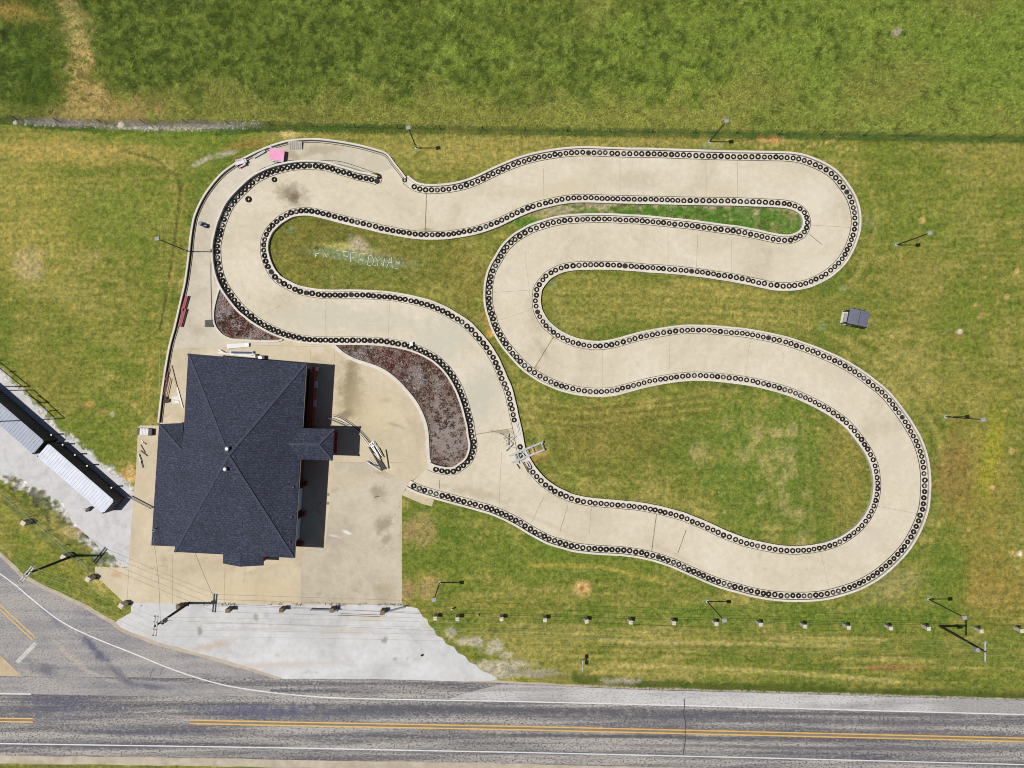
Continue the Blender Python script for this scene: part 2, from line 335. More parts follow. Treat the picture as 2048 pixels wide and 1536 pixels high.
    # infield 3
    blob(1530, 930, 120, 120, (104,126,50), .75, rot=-10, noisy=1.4); blob(1610, 1000, 110, 80, (100,118,44), .6); blob(1340, 880, 90, 40, (100,116,46), .5); blob(1210, 870, 110, 60, (128,120,58), .6); blob(1690, 940, 50, 130, (144,132,68), .6)
    for (x, y, r_) in ((1510,858,9),(1516,872,9),(1551,868,8),(1563,866,9),(1585,862,9),(1560,905,12),(1576,900,10),(1530,920,10),(1540,940,10),(1580,940,10),(1400,905,12),(1483,910,10),(1560,965,9),(1500,900,8),(1570,1000,8),(1520,1000,7),(1590,1030,12),(1450,850,8),(1600,1085,12),(1610,990,7)):
        blob(x, y, r_*1.2, r_*1.3, (176,164,108), .6, rot=20, noisy=2.4, edge=.8)
    for i in range(6): streak([(1060, 800+i*9), (1150, 815+i*8), (1300, 800+i*7), (1420, 785+i*8)], 3, (170,152,84) if i % 2 == 0 else (116,110,50), .45)
    for i in range(7): streak([(1480+i*42, 830), (1520+i*36, 1080)], 6, (150,144,80) if i % 2 else (92,120,44), .35)
    blob(1500, 770, 200, 12, (92,108,44), .7, rot=3)
    # right lawn
    blob(1960, 1000, 70, 170, (142,130,62), .6); blob(1905, 950, 34, 80, (140,118,66), .7); blob(1985, 900, 22, 90, (152,150,50), .75, rot=10); blob(1990, 1180, 80, 60, (150,130,66), .6)
    blob(1895, 1110, 34, 80, (98,118,42), .55, edge=.9); blob(1920, 640, 70, 80, (112,126,48), .6); blob(1830, 560, 60, 80, (146,138,72), .5); blob(1940, 790, 90, 30, (150,142,72), .45); blob(2000, 330, 60, 40, (140,136,64), .5)
    streak([(1985, 440), (1990, 420), (2030, 400), (2048, 396)], 3, (90,112,40), .6)
    for (x, y, r_) in ((1844,441,6),(2034,543,5),(1882,576,4),(2013,594,5),(1952,610,4),(1960,631,5),(2022,901,6),(1985,975,5),(1785,672,4),(2038,1107,5),(2026,1105,4),(1970,555,2),(1936,1060,4),(2010,820,4),(1998,925,3),(1990,1200,4),(1905,1140,3)):
        blob(x, y, r_, r_, (206,170,116), .9, noisy=.5)
    blob(1919, 664, 6, 5, (232,222,190), .98, noisy=.4); blob(1915, 672, 14, 8, (150,120,66), .6)
    blob(1791, 66, 8, 8, (182,170,150), .9); blob(2040, 1108, 4, 4, (235,235,235), .9, noisy=.3)
    # bottom lawn
    blob(1150, 1110, 330, 60, (100,122,42), .6); blob(1500, 1230, 420, 22, (96,122,42), .6); blob(900, 1040, 90, 40, (92,116,38), .6); blob(1200, 1280, 400, 10, (150,144,70), .5)
    blob(1165, 1176, 17, 15, (204,172,116), .9, noisy=.8); blob(1165, 1176, 6, 6, (168,118,70), .9, noisy=.3)
    blob(820, 1060, 14, 22, (156,136,92), .85, rot=20); blob(850, 1060, 22, 32, (168,148,98), .75); blob(855, 1175, 18, 24, (170,148,98), .8); blob(815, 1180, 12, 22, (156,132,92), .8); blob(862, 1158, 8, 6, (176,150,100), .7)
    streak([(1060, 1130), (1200, 1133), (1330, 1165)], 5, (176,160,76), .6)
    for i in range(40):
        y0 = 1255+rng.random()*120; x0 = 950+rng.random()*1000; streak([(x0, y0), (x0+60+rng.random()*200, y0+2+rng.random()*5)], 1.5+rng.random()*2.5, (182,168,98) if rng.random() < .5 else (92,104,44), .5)
    streak([(1200, 1281), (1600, 1290), (1700, 1292)], 5, (182,168,104), .6); streak([(1240, 1330), (1500, 1340), (1800, 1362)], 5, (184,170,106), .7)
    streak([(1150, 1355), (1400, 1373), (1700, 1385), (2048, 1394)], 9, (86,104,40), .8)
    blob(1790, 1335, 60, 7, (150,104,66), .6); blob(1790, 1170, 60, 30, (160,150,100), .5, rot=-20); blob(1896, 1150, 34, 60, (96,124,40), .5, edge=.9)
    for (x, y, rx, ry) in ((985,1296,22,14),(940,1285,26,9),(1000,1330,60,9),(1015,1310,12,6),(960,1345,70,10),(1060,1347,60,7),(900,1265,10,14),(1250,1362,40,5)): blob(x, y, rx, ry, (186,178,158), .85, noisy=1.5)
    # gravel yard behind the containers
    gp = [(-40, 700), (0, 740), (60, 792), (105, 845), (160, 888), (215, 935), (270, 972), (275, 1140), (190, 1122), (150, 1075), (100, 1015), (50, 985), (-40, 945)]
    sd_ = sdpoly(px, py, gp)+(n3-.5)*26+(n4-.5)*22
    w = (1-sstep(sd_, -5, 3)); c = blend(c, a3(206, 204, 206), w*0.97)
    for i in range(150):
        t_ = rng.random(); x = 10+t_*200; y = 945+t_*165+rng.normal()*26; blob(x, y, 3+rng.random()*6, 2+rng.random()*5, ((86,98,50) if rng.random() < .6 else (92,86,76)), .75, noisy=1.6)
    blob(205, 1087, 6, 3, (222,186,120), .9); blob(140, 1065, 20, 14, (190,170,110), .6); blob(215, 1110, 30, 14, (90,104,58), .8)
    # verge by the side road
    streak([(0, 1010), (40, 1040), (100, 1100), (170, 1150), (240, 1200)], 16, (150,146,70), .5); streak([(10, 1000), (80, 1070), (190, 1140)], 8, (106,116,66), .6)
    blob(200, 1170, 14, 20, (186,172,104), .7, rot=-30)
    # foot of the lamp posts and small weeds
    for (x, y) in ((832,297),(1418,287),(1793,489),(1891,833),(1855,1197),(1413,1202),(1685,577),(581,459),(1106,568),(1645,652)): blob(x, y, 6, 5, (118,150,112), .7, noisy=.8)
    blob(1430, 290, 24, 8, (168,170,110), .4); blob(1412, 300, 9, 10, (150,164,116), .6); blob(1075, 905, 22, 18, (180,146,90), .7); blob(1066, 922, 8, 8, (190,140,84), .7); blob(1085, 890, 14, 14, (120,130,82), .6)
    # bottom-left tan paving corner and far bottom verge
    blob(0, 1536, 340, 6, (110,112,60), .9, noisy=.4)
    return c*(0.80+0.40*n4[:, None])

# ------------------------------------------------------------------ ground
def ground_material(name, fine=1.0):
    m, t, bs = newmat(name); v = coords(t)
    at = N(t, 'ShaderNodeAttribute', attribute_name='tint'); base = at.outputs['Color']
    a = noise(t, v, 1.9*fine, 8, 0.8); b = noise(t, v, 0.9*fine, 6, 0.7, .6); d = noise(t, v, 4.2*fine, 3, 0.7)
    c = mix(t, base, ramp(t, a, [(0.34, (.38, .44, .36, 1)), (0.50, (1, 1, 1, 1)), (0.66, (1.75, 1.62, 1.5, 1))]), 1.0, 'MULTIPLY')
    c = mix(t, c, ramp(t, b, [(0.32, (.62, .74, .58, 1)), (0.50, (1, 1, 1, 1)), (0.68, (1.32, 1.2, 1.12, 1))]), 1.0, 'MULTIPLY')
    c = mix(t, c, col(196, 182, 112), ramp(t, d, [(0.58, 0.0), (0.70, 0.6)]))
    t.links.new(c, bs.inputs['Base Color']); bs.inputs['Roughness'].default_value = 0.95
    bs.inputs['Specular IOR Level'].default_value = 0.15
    bump(t, bs, a, 0.55, 0.12); return m
gx = np.unique(np.r_[-4000, -1500, -600, -300, -150, -110, -90, np.linspace(-80, 80, 641), 90, 110, 150, 300, 600, 1500, 4000])
gy = np.unique(np.r_[-4000, -1500, -600, -300, -150, -100, -75, np.linspace(-62, 62, 497), 75, 100, 150, 300, 600, 1500, 4000])
X, Y = np.meshgrid(gx, gy, indexing='ij'); X = X.ravel(); Y = Y.ravel()
px, py = X/S+1024, 768-Y/S
inside = (abs(X) <= 82) & (abs(Y) <= 64)
tc = np.tile(a3(110, 122, 48), (len(X), 1)); tc[inside] = tint(px[inside], py[inside])
hh = (fbm(px, py, 200, 90, 3)-.5)*0.0
Z = np.where(inside & (py < fence_y(px)-6), (fbm(px, py, 16, 91, 3)-.5)*0.22, 0.0)+hh
nx, ny = len(gx), len(gy)
ii, jj = np.meshgrid(np.arange(nx-1), np.arange(ny-1), indexing='ij'); i0 = (ii*ny+jj).ravel()
quads = np.c_[i0, i0+ny, i0+ny+1, i0+1]
ground = npmesh('ground', np.c_[X, Y, Z], quads, ground_material('meadow_and_lawn'), tc); tag(ground, kind='structure')

# ------------------------------------------------------------------ flat sheets with holes
def sheet(name, outlines, z, m, parent=None, kind='structure'):
    cu = bpy.data.curves.new(name, 'CURVE'); cu.dimensions = '2D'; cu.fill_mode = 'BOTH'
    for L in outlines:
        sp = cu.splines.new('POLY'); L = list(L)
        if abs(L[0][0]-L[-1][0])+abs(L[0][1]-L[-1][1]) < .01: L = L[:-1]
        sp.points.add(len(L)-1)
        for p, q in zip(sp.points, L): w = W(q[0], q[1]); p.co = (w.x, w.y, 0, 1)
        sp.use_cyclic_u = True
    tmp = bpy.data.objects.new('tmp', cu); C.objects.link(tmp)
    me = bpy.data.meshes.new_from_object(tmp.evaluated_get(bpy.context.evaluated_depsgraph_get()))
    bpy.data.objects.remove(tmp)
    bm = bmesh.new(); bm.from_mesh(me); bmesh.ops.remove_doubles(bm, verts=bm.verts, dist=1e-4)
    bmesh.ops.recalc_face_normals(bm, faces=bm.faces)
    for f in bm.faces:
        if f.normal.z < 0: f.normal_flip()
    for v in bm.verts: v.co.z = z
    bm.to_mesh(me); bm.free(); me.materials.clear(); me.materials.append(m)
    me.name = name; o = bpy.data.objects.new(name, me); C.objects.link(o)
    if parent: o.parent = parent
    elif kind: tag(o, kind=kind)
    return o

def concrete(name, c1, c2, c3, stain=0.5, sc=0.12, extra=None, rot=0):
    m, t, bs = newmat(name); v = coords(t, rot=rot)
    a = noise(t, v, sc, 6, 0.62, .8); b = noise(t, v, 1.1, 6, 0.7); f = noise(t, v, 9, 4, .7); st = noise(t, v, .33, 7, .72, 1.2)
    c = ramp(t, a, [(0.33, col(*c1)), (0.5, col(*c2)), (0.68, col(*c3))])
    c = mix(t, c, ramp(t, b, [(0.3, .90), (0.7, 1.07)]), 1.0, 'MULTIPLY')
    c = mix(t, c, ramp(t, f, [(0.3, .93), (0.7, 1.05)]), 1.0, 'MULTIPLY')
    c = mix(t, c, col(132, 122, 104), ramp(t, st, [(0.60, 0.0), (0.78, stain)]))
    vo = N(t, 'ShaderNodeTexNoise'); vo.inputs['Scale'].default_value = 5; vo.inputs['Detail'].default_value = 2; t.links.new(v, vo.inputs['Vector'])
    c = mix(t, c, col(110, 100, 86), ramp(t, vo.outputs['Fac'], [(0.73, 0.0), (0.78, .5)]))
    if extra: c = extra(t, v, c)
    t.links.new(c, bs.inputs['Base Color']); bs.inputs['Roughness'].default_value = 0.85; bs.inputs['Specular IOR Level'].default_value = 0.25
    bump(t, bs, f, 0.12, 0.02); return m
def blobs(spec):
    """stains with a shape of their own, at fixed places on the slab: (px, py, rx, ry, rot, colour, amount)"""
    def ex(t, v, c):
        n = N(t, 'ShaderNodeTexNoise'); n.inputs['Scale'].default_value = .9; n.inputs['Detail'].default_value = 6; n.inputs['Roughness'].default_value = .7
        t.links.new(v, n.inputs['Vector'])
        for (x, y, rx, ry, rot, cc, w) in spec:
            p = W(x, y)
            mp = N(t, 'ShaderNodeMapping'); mp.vector_type = 'TEXTURE'
            mp.inputs['Location'].default_value = (p.x, p.y, 0); mp.inputs['Rotation'].default_value = (0, 0, R(rot)); mp.inputs['Scale'].default_value = (rx*S, ry*S, 1000)
            t.links.new(v, mp.inputs[0])
            ln = N(t, 'ShaderNodeVectorMath', operation='LENGTH'); t.links.new(mp.outputs[0], ln.inputs[0])
            ad = N(t, 'ShaderNodeMath', operation='ADD'); t.links.new(ln.outputs['Value'], ad.inputs[0])
            ml = N(t, 'ShaderNodeMath', operation='MULTIPLY_ADD'); t.links.new(n.outputs['Fac'], ml.inputs[0]); ml.inputs[1].default_value = 2.4; ml.inputs[2].default_value = -1.2
            t.links.new(ml.outputs[0], ad.inputs[1])
            c = mix(t, c, col(*cc), ramp(t, ad.outputs[0], [(0.25, w), (1.0, 0.0)]))
        return c
    return ex
M = {}
M['track'] = concrete('track_concrete', (206, 195, 173), (218, 208, 187), (226, 217, 199), .35, .09, blobs([
    (585, 388, 42, 26, -20, (128, 112, 88), .75), (590, 395, 18, 12, 0, (112, 96, 78), .7), (720, 640, 200, 40, -5, (196, 192, 174), .6), (880, 690, 90, 60, 40, (200, 197, 180), .8), (960, 790, 50, 80, -12, (198, 195, 178), .9), (620, 640, 70, 50, 0, (204, 199, 182), .6), (1000, 865, 30, 5, -8, (150, 138, 112), .7), (1015, 862, 12, 5, -8, (110, 98, 78), .7), (857, 382, 16, 5, 0, (150, 134, 104), .7), (855, 460, 18, 6, 0, (156, 140, 110), .7), (1108, 676, 10, 5, -40, (190, 160, 110), .8), (1070, 738, 14, 6, 30, (186, 158, 112), .8),
    (1270, 360, 60, 25, 0, (192, 182, 160), .6), (1120, 385, 90, 30, 10, (214, 200, 172), .6), (1450, 380, 60, 30, 0, (206, 194, 168), .6), (1640, 390, 60, 60, 0, (226, 218, 202), .6), (1650, 540, 60, 40, 0, (224, 216, 200), .5),
    (1085, 700, 26, 10, -50, (180, 164, 136), .6), (1070, 640, 22, 60, 10, (196, 182, 160), .6), (950, 985, 90, 14, -14, (184, 168, 142), .55), (1100, 1050, 110, 8, -25, (198, 184, 160), .5), (1350, 1110, 90, 6, -25, (196, 180, 156), .5),
    (1680, 740, 60, 24, -35, (206, 196, 180), .6), (1790, 900, 22, 60, -10, (208, 198, 182), .6), (1740, 1080, 60, 30, 45, (208, 198, 184), .5), (1240, 780, 30, 10, 0, (204, 194, 176), .4)]))
M['yard'] = concrete('yard_concrete', (196, 182, 156), (209, 195, 168), (218, 206, 182), .6, .14, blobs([
    (700, 760, 14, 66, -5, (128, 114, 86), .9), (703, 790, 36, 80, 0, (164, 150, 120), .8), (690, 830, 20, 14, 0, (120, 106, 80), .6), (790, 850, 26, 5, -20, (150, 138, 110), .6), (770, 800, 16, 8, 0, (160, 148, 120), .6), (860, 780, 50, 60, 0, (214, 200, 164), .3), (760, 820, 60, 60, 0, (210, 196, 160), .4), (630, 695, 40, 12, 0, (222, 214, 196), .5), (390, 690, 30, 18, 0, (170, 158, 134), .6),
    (630, 300, 50, 18, 10, (176, 158, 130), .6), (580, 310, 26, 16, 0, (170, 150, 122), .6), (398, 560, 14, 120, -4, (216, 208, 190), .6), (500, 1180, 160, 30, 0, (212, 194, 158), .4), (330, 1120, 14, 10, 0, (168, 156, 134), .6), (285, 1000, 14, 120, -3, (206, 190, 160), .5), (230, 1150, 16, 8, 0, (198, 150, 98), .55)]))
M['slab'] = concrete('grey_slab_concrete', (184, 174, 156), (198, 188, 168), (208, 198, 180), .6, .16, blobs([
    (757, 985, 20, 24, 10, (152, 140, 118), .7), (765, 1050, 22, 26, -30, (150, 136, 112), .7), (772, 1080, 10, 20, -40, (128, 112, 90), .5), (650, 985, 34, 8, 20, (158, 142, 116), .5), (760, 945, 16, 8, 0, (176, 158, 118), .8),
    (695, 1065, 14, 4, -20, (235, 235, 235), .8), (670, 1072, 20, 3, -15, (228, 228, 226), .5), (700, 960, 50, 12, 5, (208, 192, 160), .5), (770, 1180, 26, 20, 0, (176, 160, 134), .6), (730, 1130, 60, 40, 0, (206, 196, 176), .5)]))
M['drive'] = concrete('driveway_concrete', (192, 192, 194), (209, 209, 211), (221, 221, 224), .75, .16, blobs([
    (400, 1262, 7, 12, 0, (150, 148, 144), .9), (512, 1235, 7, 12, 0, (158, 156, 146), .8), (770, 1280, 8, 12, -30, (150, 148, 140), .9), (430, 1290, 70, 12, 12, (196, 180, 166), .8), (560, 1330, 160, 9, 2, (200, 188, 176), .6), (700, 1262, 80, 10, 0, (196, 186, 172), .6),
    (400, 1322, 30, 8, 5, (206, 192, 184), .6), (740, 1235, 60, 12, 0, (200, 186, 166), .6), (300, 1262, 40, 20, 20, (196, 190, 186), .5), (500, 1258, 100, 4, 0, (186, 180, 164), .5), (860, 1250, 20, 16, 0, (200, 188, 170), .5), (790, 1318, 5, 5, 0, (170, 166, 160), .9), (815, 1317, 5, 5, 0, (176, 172, 166), .9)]))
M['kerb'] = concrete('curb_concrete', (214, 206, 196), (224, 216, 206), (230, 224, 216), .3, .3)
M['base'] = concrete('curb_base_concrete', (210, 202, 186), (220, 212, 196), (226, 220, 206), .3, .3)

def asphalt(name, dark, mid, light, speck=.5, streaky=.8, rot=0, extra=None):
    m, t, bs = newmat(name); v = coords(t, rot=rot); vs_ = coords(t, (0.035, 0.9, 1), rot); v2 = coords(t, (0.7, 1.1, 1), rot)
    a = noise(t, vs_, 1.0, 5, .6, .5); b = noise(t, v2, 3.2, 5, .82); w = noise(t, v, .06, 4, .6); b2 = noise(t, coords(t, (.8, 1.2, 1), rot), 4.2, 3, .75)
    ad = N(t, 'ShaderNodeMath', operation='MULTIPLY_ADD'); t.links.new(a, ad.inputs[0]); ad.inputs[1].default_value = streaky
    ad.inputs[2].default_value = .5 if streaky < .95 else .0
    if streaky < .95: t.links.new(w, ad.inputs[2])
    else:
        streaky = 0
    base = ramp(t, ad.outputs[0], [((0.5*streaky+.38)/1, col(*dark)), ((0.5*streaky+.5)/1, col(*mid)), ((0.5*streaky+.62)/1, col(*light))])
    c = mix(t, base, col(190, 185, 180), ramp(t, b, [(0.52, 0.0), (0.60, speck)]))
    if extra: c = extra(t, coords(t), c)
    c = mix(t, c, col(78, 75, 80), ramp(t, b2, [(0.40, min(1, speck*1.5)), (0.485, 0.0)]))
    t.links.new(c, bs.inputs['Base Color']); bs.inputs['Roughness'].default_value = .8; bs.inputs['Specular IOR Level'].default_value = .3
    bump(t, bs, b, .2, .02); return m
M['road'] = asphalt('road_asphalt', (96, 95, 104), (136, 133, 133), (178, 174, 168), .65, 1.0, R(0.9), blobs([(1000, 1420, 620, 10, -1, (88, 88, 100), .85), (1560, 1440, 640, 9, -1, (96, 95, 104), .8), (1650, 1427, 520, 5, -1, (84, 84, 96), .7), (1700, 1497, 600, 5, -1, (100, 98, 106), .7), (700, 1427, 260, 12, -1, (84, 88, 108), .7), (1300, 1474, 500, 5, -1, (84, 82, 90), .8), (200, 1492, 280, 7, 0, (84, 84, 104), .8), (80, 1418, 150, 12, 0, (80, 82, 104), .8), (350, 1462, 240, 6, 0, (86, 86, 104), .7), (250, 1445, 130, 6, 0, (176, 170, 162), .5), (900, 1480, 500, 4, -1, (176, 170, 162), .5), (1500, 1500, 500, 4, -1, (180, 174, 168), .4), (120, 1400, 110, 12, -2, (92, 94, 118), .6), (160, 1425, 150, 10, 0, (96, 98, 122), .5), (500, 1420, 160, 18, -1, (84, 90, 124), .6), (300, 1468, 160, 8, -1, (88, 88, 112), .6), (100, 1365, 110, 8, 0, (176, 170, 166), .7), (60, 1375, 70, 8, 0, (186, 180, 174), .7)]))
M['side'] = asphalt('side_road_asphalt', (140, 138, 144), (156, 153, 154), (170, 166, 163), .35, .8, R(-38), blobs([(190, 1300, 60, 12, -45, (84, 90, 116), .85), (240, 1350, 50, 10, -40, (98, 98, 112), .7), (300, 1372, 70, 7, -10, (96, 98, 112), .7), (110, 1240, 60, 8, -42, (118, 122, 140), .6), (90, 1340, 50, 16, -20, (98, 98, 114), .75), (150, 1320, 60, 8, -42, (190, 180, 164), .7), (200, 1352, 50, 6, -20, (190, 182, 170), .6), (120, 1290, 60, 6, -45, (182, 172, 160), .5),(460,1360,90,8,-8,(100,104,124),.6)]))
M['shoulder'] = asphalt('pale_shoulder_asphalt', (166, 164, 164), (190, 188, 188), (204, 202, 203), .3, .8, R(0.9))
M['gravel'] = concrete('gravel_shoulder', (176, 164, 146), (190, 178, 160), (202, 192, 176), .6, .4)
M['paving'] = simple('tan_paving', col(198, 182, 152), col(182, 164, 132), .8)
M['white_line'] = simple('white_road_paint', col(236, 236, 238), col(206, 206, 208), 2.2, .6, bmp=.05)
M['faded_line'] = simple('faded_white_paint', col(214, 212, 208), col(176, 173, 170), 1.6, .7, bmp=.05)
M['yellow'] = simple('yellow_road_paint', col(232, 190, 92), col(212, 168, 84), 2.0, .6, bmp=.05)
M['tar'] = simple('tar_crack_filler', col(58, 56, 66), col(44, 44, 52), 2.0, .7, bmp=.05)
M['joint'] = simple('slab_joint_dirt', col(150, 138, 112), col(176, 164, 138), 0.9, .9, bmp=.05)
M['joint_dark'] = simple('weedy_joint', col(92, 92, 76), col(150, 142, 120), 1.2, .9, bmp=.05)
M['rail'] = simple('dark_steel_edging', col(52, 48, 44), col(30, 28, 26), 3, .5, .3)

# driveway apron
sheet('driveway', [[(262,1205),(300,1205),(804,1205),(806,1212),(835,1216),(846,1234),(854,1238),(858,1250),(868,1258),(872,1270),(886,1277),(892,1288),(908,1294),(916,1306),(930,1312),(938,1324),(952,1330),(962,1341),(980,1348),(996,1358),(980,1362),(500,1361),(300,1292),(225,1250),(236,1240),(262,1225)]], .006, M['drive'])
# main road and its shoulders (long strips running east-west, slightly falling to the right)
def ynorth(x): return np.interp(x, [-3000,0,500,800,1000,1280,1540,2048,5000], [1330,1352,1357,1359,1366,1378,1385,1400,1480])
def ysouth(x): return np.interp(x, [-3000,0,400,1000,1540,2048,5000], [1480,1511,1516,1527,1540,1552,1640])
xs = list(range(-3000, 0, 250))+list(range(0, 2049, 32))+list(range(2200, 5001, 250))
jit = lambda a: (rng.random()-.5)*a
sheet('gravel_shoulder', [[(x, float(ynorth(x))-4+jit(3)) for x in xs]+[(x, float(ysouth(x))+(17 if x > 900 else 16)+jit(2)) for x in reversed(xs)]], .002, M['gravel'])
sheet('road', [[(x, float(ynorth(x))+jit(1)) for x in xs]+[(x, float(ysouth(x))+jit(1.5)) for x in reversed(xs)]], .014, M['road'])
sx = [900, 940, 960]+list(range(1000, 2049, 32))+[2500, 5000]
ywhite = lambda x: float(np.interp(x, [540,605,711,1040,1540,2048,5000], [1384.6,1391,1397,1403,1415,1428,1505]))
sheet('road_shoulder', [[(x, float(np.interp(x, [900, 960, 1010], [1397.5, 1378, ynorth(1010)+1.5])) if x < 1010 else float(ynorth(x))+1.5) for x in sx]+[(x, ywhite(x)) for x in reversed(sx)]], .018, M['shoulder'])
sxx = [-3000, -500]+list(range(0, 2049, 64))+[5000]
ysw = lambda x: float(np.interp(x, [-3000,0,540,1040,1540,2048,5000], [1440,1487,1495,1504.6,1516,1529,1600]))
# side road
side_n = [(-700,620),(-300,905),(0,1113),(41,1154),(82,1176),(164,1214),(222,1247),(237,1262),(314,1291),(396,1312),(536,1353),(560,1362)]
side_s = [(560,1372),(400,1372),(47,1355),(0,1308),(-300,1070),(-700,790)]
sheet('side_road', [side_n+side_s], .010, M['side'])
sheet('intersection_patch', [[(47,1355),(180,1355),(420,1368),(540,1375),(540,1392),(300,1392),(60,1388),(0,1388),(-400,1384),(-400,1352),(0,1354)]], .020, M['side'])
sheet('paved_corner', [[(0,1309),(45,1353),(20,1352),(-60,1352),(-60,1262)]], .024, M['paving'])
gp0 = [(-140, 640), (0, 748), (60, 800), (105, 852), (160, 893), (215, 940), (268, 985), (263.5, 1043), (257, 1136), (240, 1128), (226, 1112), (200, 1098), (176, 1072), (150, 1048), (125, 1010), (95, 985), (60, 965), (0, 945), (-140, 860)]
gq = resample([tuple(p) for p in gp0]+[gp0[0]], 3); gq = gq+np.c_[fbm(gq[:, 0]*1.0, gq[:, 1]*1.0, 9, 333, 3)-.5, fbm(gq[:, 0], gq[:, 1], 9, 444, 3)-.5]*np.where(gq[:, :1] > 250, 1, 14)
M['chip'] = concrete('pale_gravel', (194, 192, 192), (208, 207, 210), (216, 215, 218), .35, .5)
sheet('gravel_yard', [gq], .008, M['chip'])
g3 = offset(resample(side_n[1:], 20), 0); g3b = [(p[0]+7+jit(3), p[1]-5+jit(2)) for p in g3]
sheet('gravel_verge', [[tuple(p) for p in g3]+g3b[::-1]], .009, M['gravel'])
# paint
def stripe(L, w, z, m, name, parent=None, step=10):
    L = resample(L, step); a = offset(L, w/2); b = offset(L, -w/2); mb = MB(); n = len(L)
    vs_ = [W(*p, z) for p in a]+[W(*p, z) for p in b]
    fs = [(i, n+i, n+i+1, i+1) for i in range(n-1)]
    o = MB().add(vs_, fs); ob = obj(name, o, m, parent)
    me = ob.data; me.flip_normals() if me.polygons[0].normal.z < 0 else None
    return ob
white_c = [(-700,655),(-300,935),(0,1147),(53,1189),(119,1241),(185,1274),(264,1305.5),(343,1338),(422,1363.5),(480,1376),(540,1384.6),(605,1391),(711,1397),(1040,1403),(1540,1415.5),(2048,1429),(5000,1506)]
sm = smooth_line(white_c, 8)
def struct_stripe(*a, **k): o = stripe(*a, **k); tag(o, kind='structure'); return o
struct_stripe(sm, 2.3, .028, M['white_line'], 'white_edge_line')
struct_stripe([(-2000, 1370), (-300, 1384), (62, 1388)], 2.3, .028, M['white_line'], 'white_edge_line')
struct_stripe([(x, ysw(x)) for x in sxx], 2.3, .028, M['white_line'], 'white_edge_line')
yy = lambda x: float(np.interp(x, [-3000,0,66,381,500,1040,1540,2048,5000], [1400,1438.5,1440.5,1443.5,1446,1456,1467.5,1479.5,1550]))
M['worn_mid'] = simple('worn_paint_between', col(140, 128, 112), col(118, 112, 106), .8)
struct_stripe([(-2000, yy(-2000)), (66, yy(66))], 4.6, .024, M['worn_mid'], 'worn_centre_strip'); struct_stripe([(x, yy(x)) for x in [381]+list(range(400, 2100, 50))+[5000]], 4.6, .024, M['worn_mid'], 'worn_centre_strip')
for d_ in (-3.4, 3.4):
    struct_stripe([(-2000, yy(-2000)+d_), (66, yy(66)+d_)], 2.5, .028, M['yellow'], 'yellow_centre_line')
    struct_stripe([(x, yy(x)+d_) for x in [381]+list(range(400, 2100, 50))+[5000]], 2.5, .028, M['yellow'], 'yellow_centre_line')
for d_ in (-2.6, 2.6):
    struct_stripe([(-700+d_, 700-d_), (-300+d_, 990-d_), (0+d_, 1214-d_), (68+d_, 1277-d_)], 2.0, .028, M['yellow'], 'yellow_centre_line')
struct_stripe([(34, 1325), (72, 1286)], 8, .028, M['faded_line'], 'stop_line')
crk = [(1368,1397),(1369,1410),(1367,1425),(1371,1445),(1370,1460),(1371,1480),(1368,1495),(1366,1510)]
struct_stripe(crk, 1.8, .030, M['tar'], 'road_crack', step=3)
for q in range(5):
    struct_stripe([(300+q*5, 1355-q), (303+q*5, 1345-q), (309+q*5, 1336-q)], .9, .024, M['tar'], 'tyre_mark', step=3) if q in (0, 4) else None

# ------------------------------------------------------------------ concrete yard, race track
west = [(319,845),(325,794),(333,738),(341.5,691),(351.5,655),(362.5,607),(372,566),(379.5,511.5),(383,477),(386,457),(392,430),(411,391),(441.5,352),(470,330),(495,315),(536,296),(575,284),(605.6,280.5),(636,280),(677,284.6),(718,292),(752,301),(774,309),(788,327),(803,346),(812,358)]
LW = smooth_line(west, 4)
yard_pts = [tuple(p) for p in LW]+[(760,345),(600,360),(480,430),(500,560),(700,640),(940,700),(945,890),(900,905),(858,936),(818,966),(804,990),(804,1209),(604,1210),(254,1206),(246,1203),(190,1150),(190,1133),(257,1136),(263.5,1043),(269,972),(272,948),(276,855),(280,851),(319,851)]
sheet('paved_yard', [yard_pts], .012, M['yard'])
pl_ = [tuple(p) for p in LW if p[1] < 700]+[(760,345),(600,360),(480,430),(500,560),(560,660),(560,690),(345,697)]
M['pit'] = concrete('pit_concrete', (196, 186, 166), (208, 200, 182), (216, 208, 192), .5, .12, blobs([(640, 300, 60, 14, 5, (172, 156, 130), .6), (580, 312, 30, 14, 0, (160, 144, 118), .6), (740, 325, 30, 16, 40, (196, 184, 160), .5), (430, 560, 4, 12, 10, (160, 150, 120), .6), (400, 660, 30, 14, 0, (176, 164, 140), .5)]))
sheet('pit_lane', [pl_], .016, M['pit'])
sheet('grey_slab', [[(604,1130),(602,1209),(803,1209),(803,992),(817,967),(800,955),(780,948),(740,925),(668,925),(650,1092),(605,1100)]], .018, M['slab'])
sheet('small_apron', [[(803,990),(820,970),(868,1000),(864,1013),(845,1008),(822,998)]], .022, M['yard'])
O3 = offset(L3, 9*(-1))
# outward side of row 3: pick the one farther from row 2
def far_side(L, ref_, d):
    a, b = offset(L, d), offset(L, -d)
    da = np.mean([np.min(np.hypot(*(ref_-p).T)) for p in a[::15]]); db = np.mean([np.min(np.hypot(*(ref_-p).T)) for p in b[::15]])
    return 1 if da > db else -1
S3 = far_side(L3, L2, 8); S1 = far_side(L1, L2, 8)
L1c = np.array([tuple(p) for p in L1])
outline = [tuple(p) for p in resample(offset(L3, 6*S3), 6)]+[(858, 933)]+[tuple(p) for p in resample(offset(L1, 6*S1), 6)[::-1]]+[(757, 345), (790, 336)]
track = sheet('racetrack', [outline, inf2], .030, M['track'])
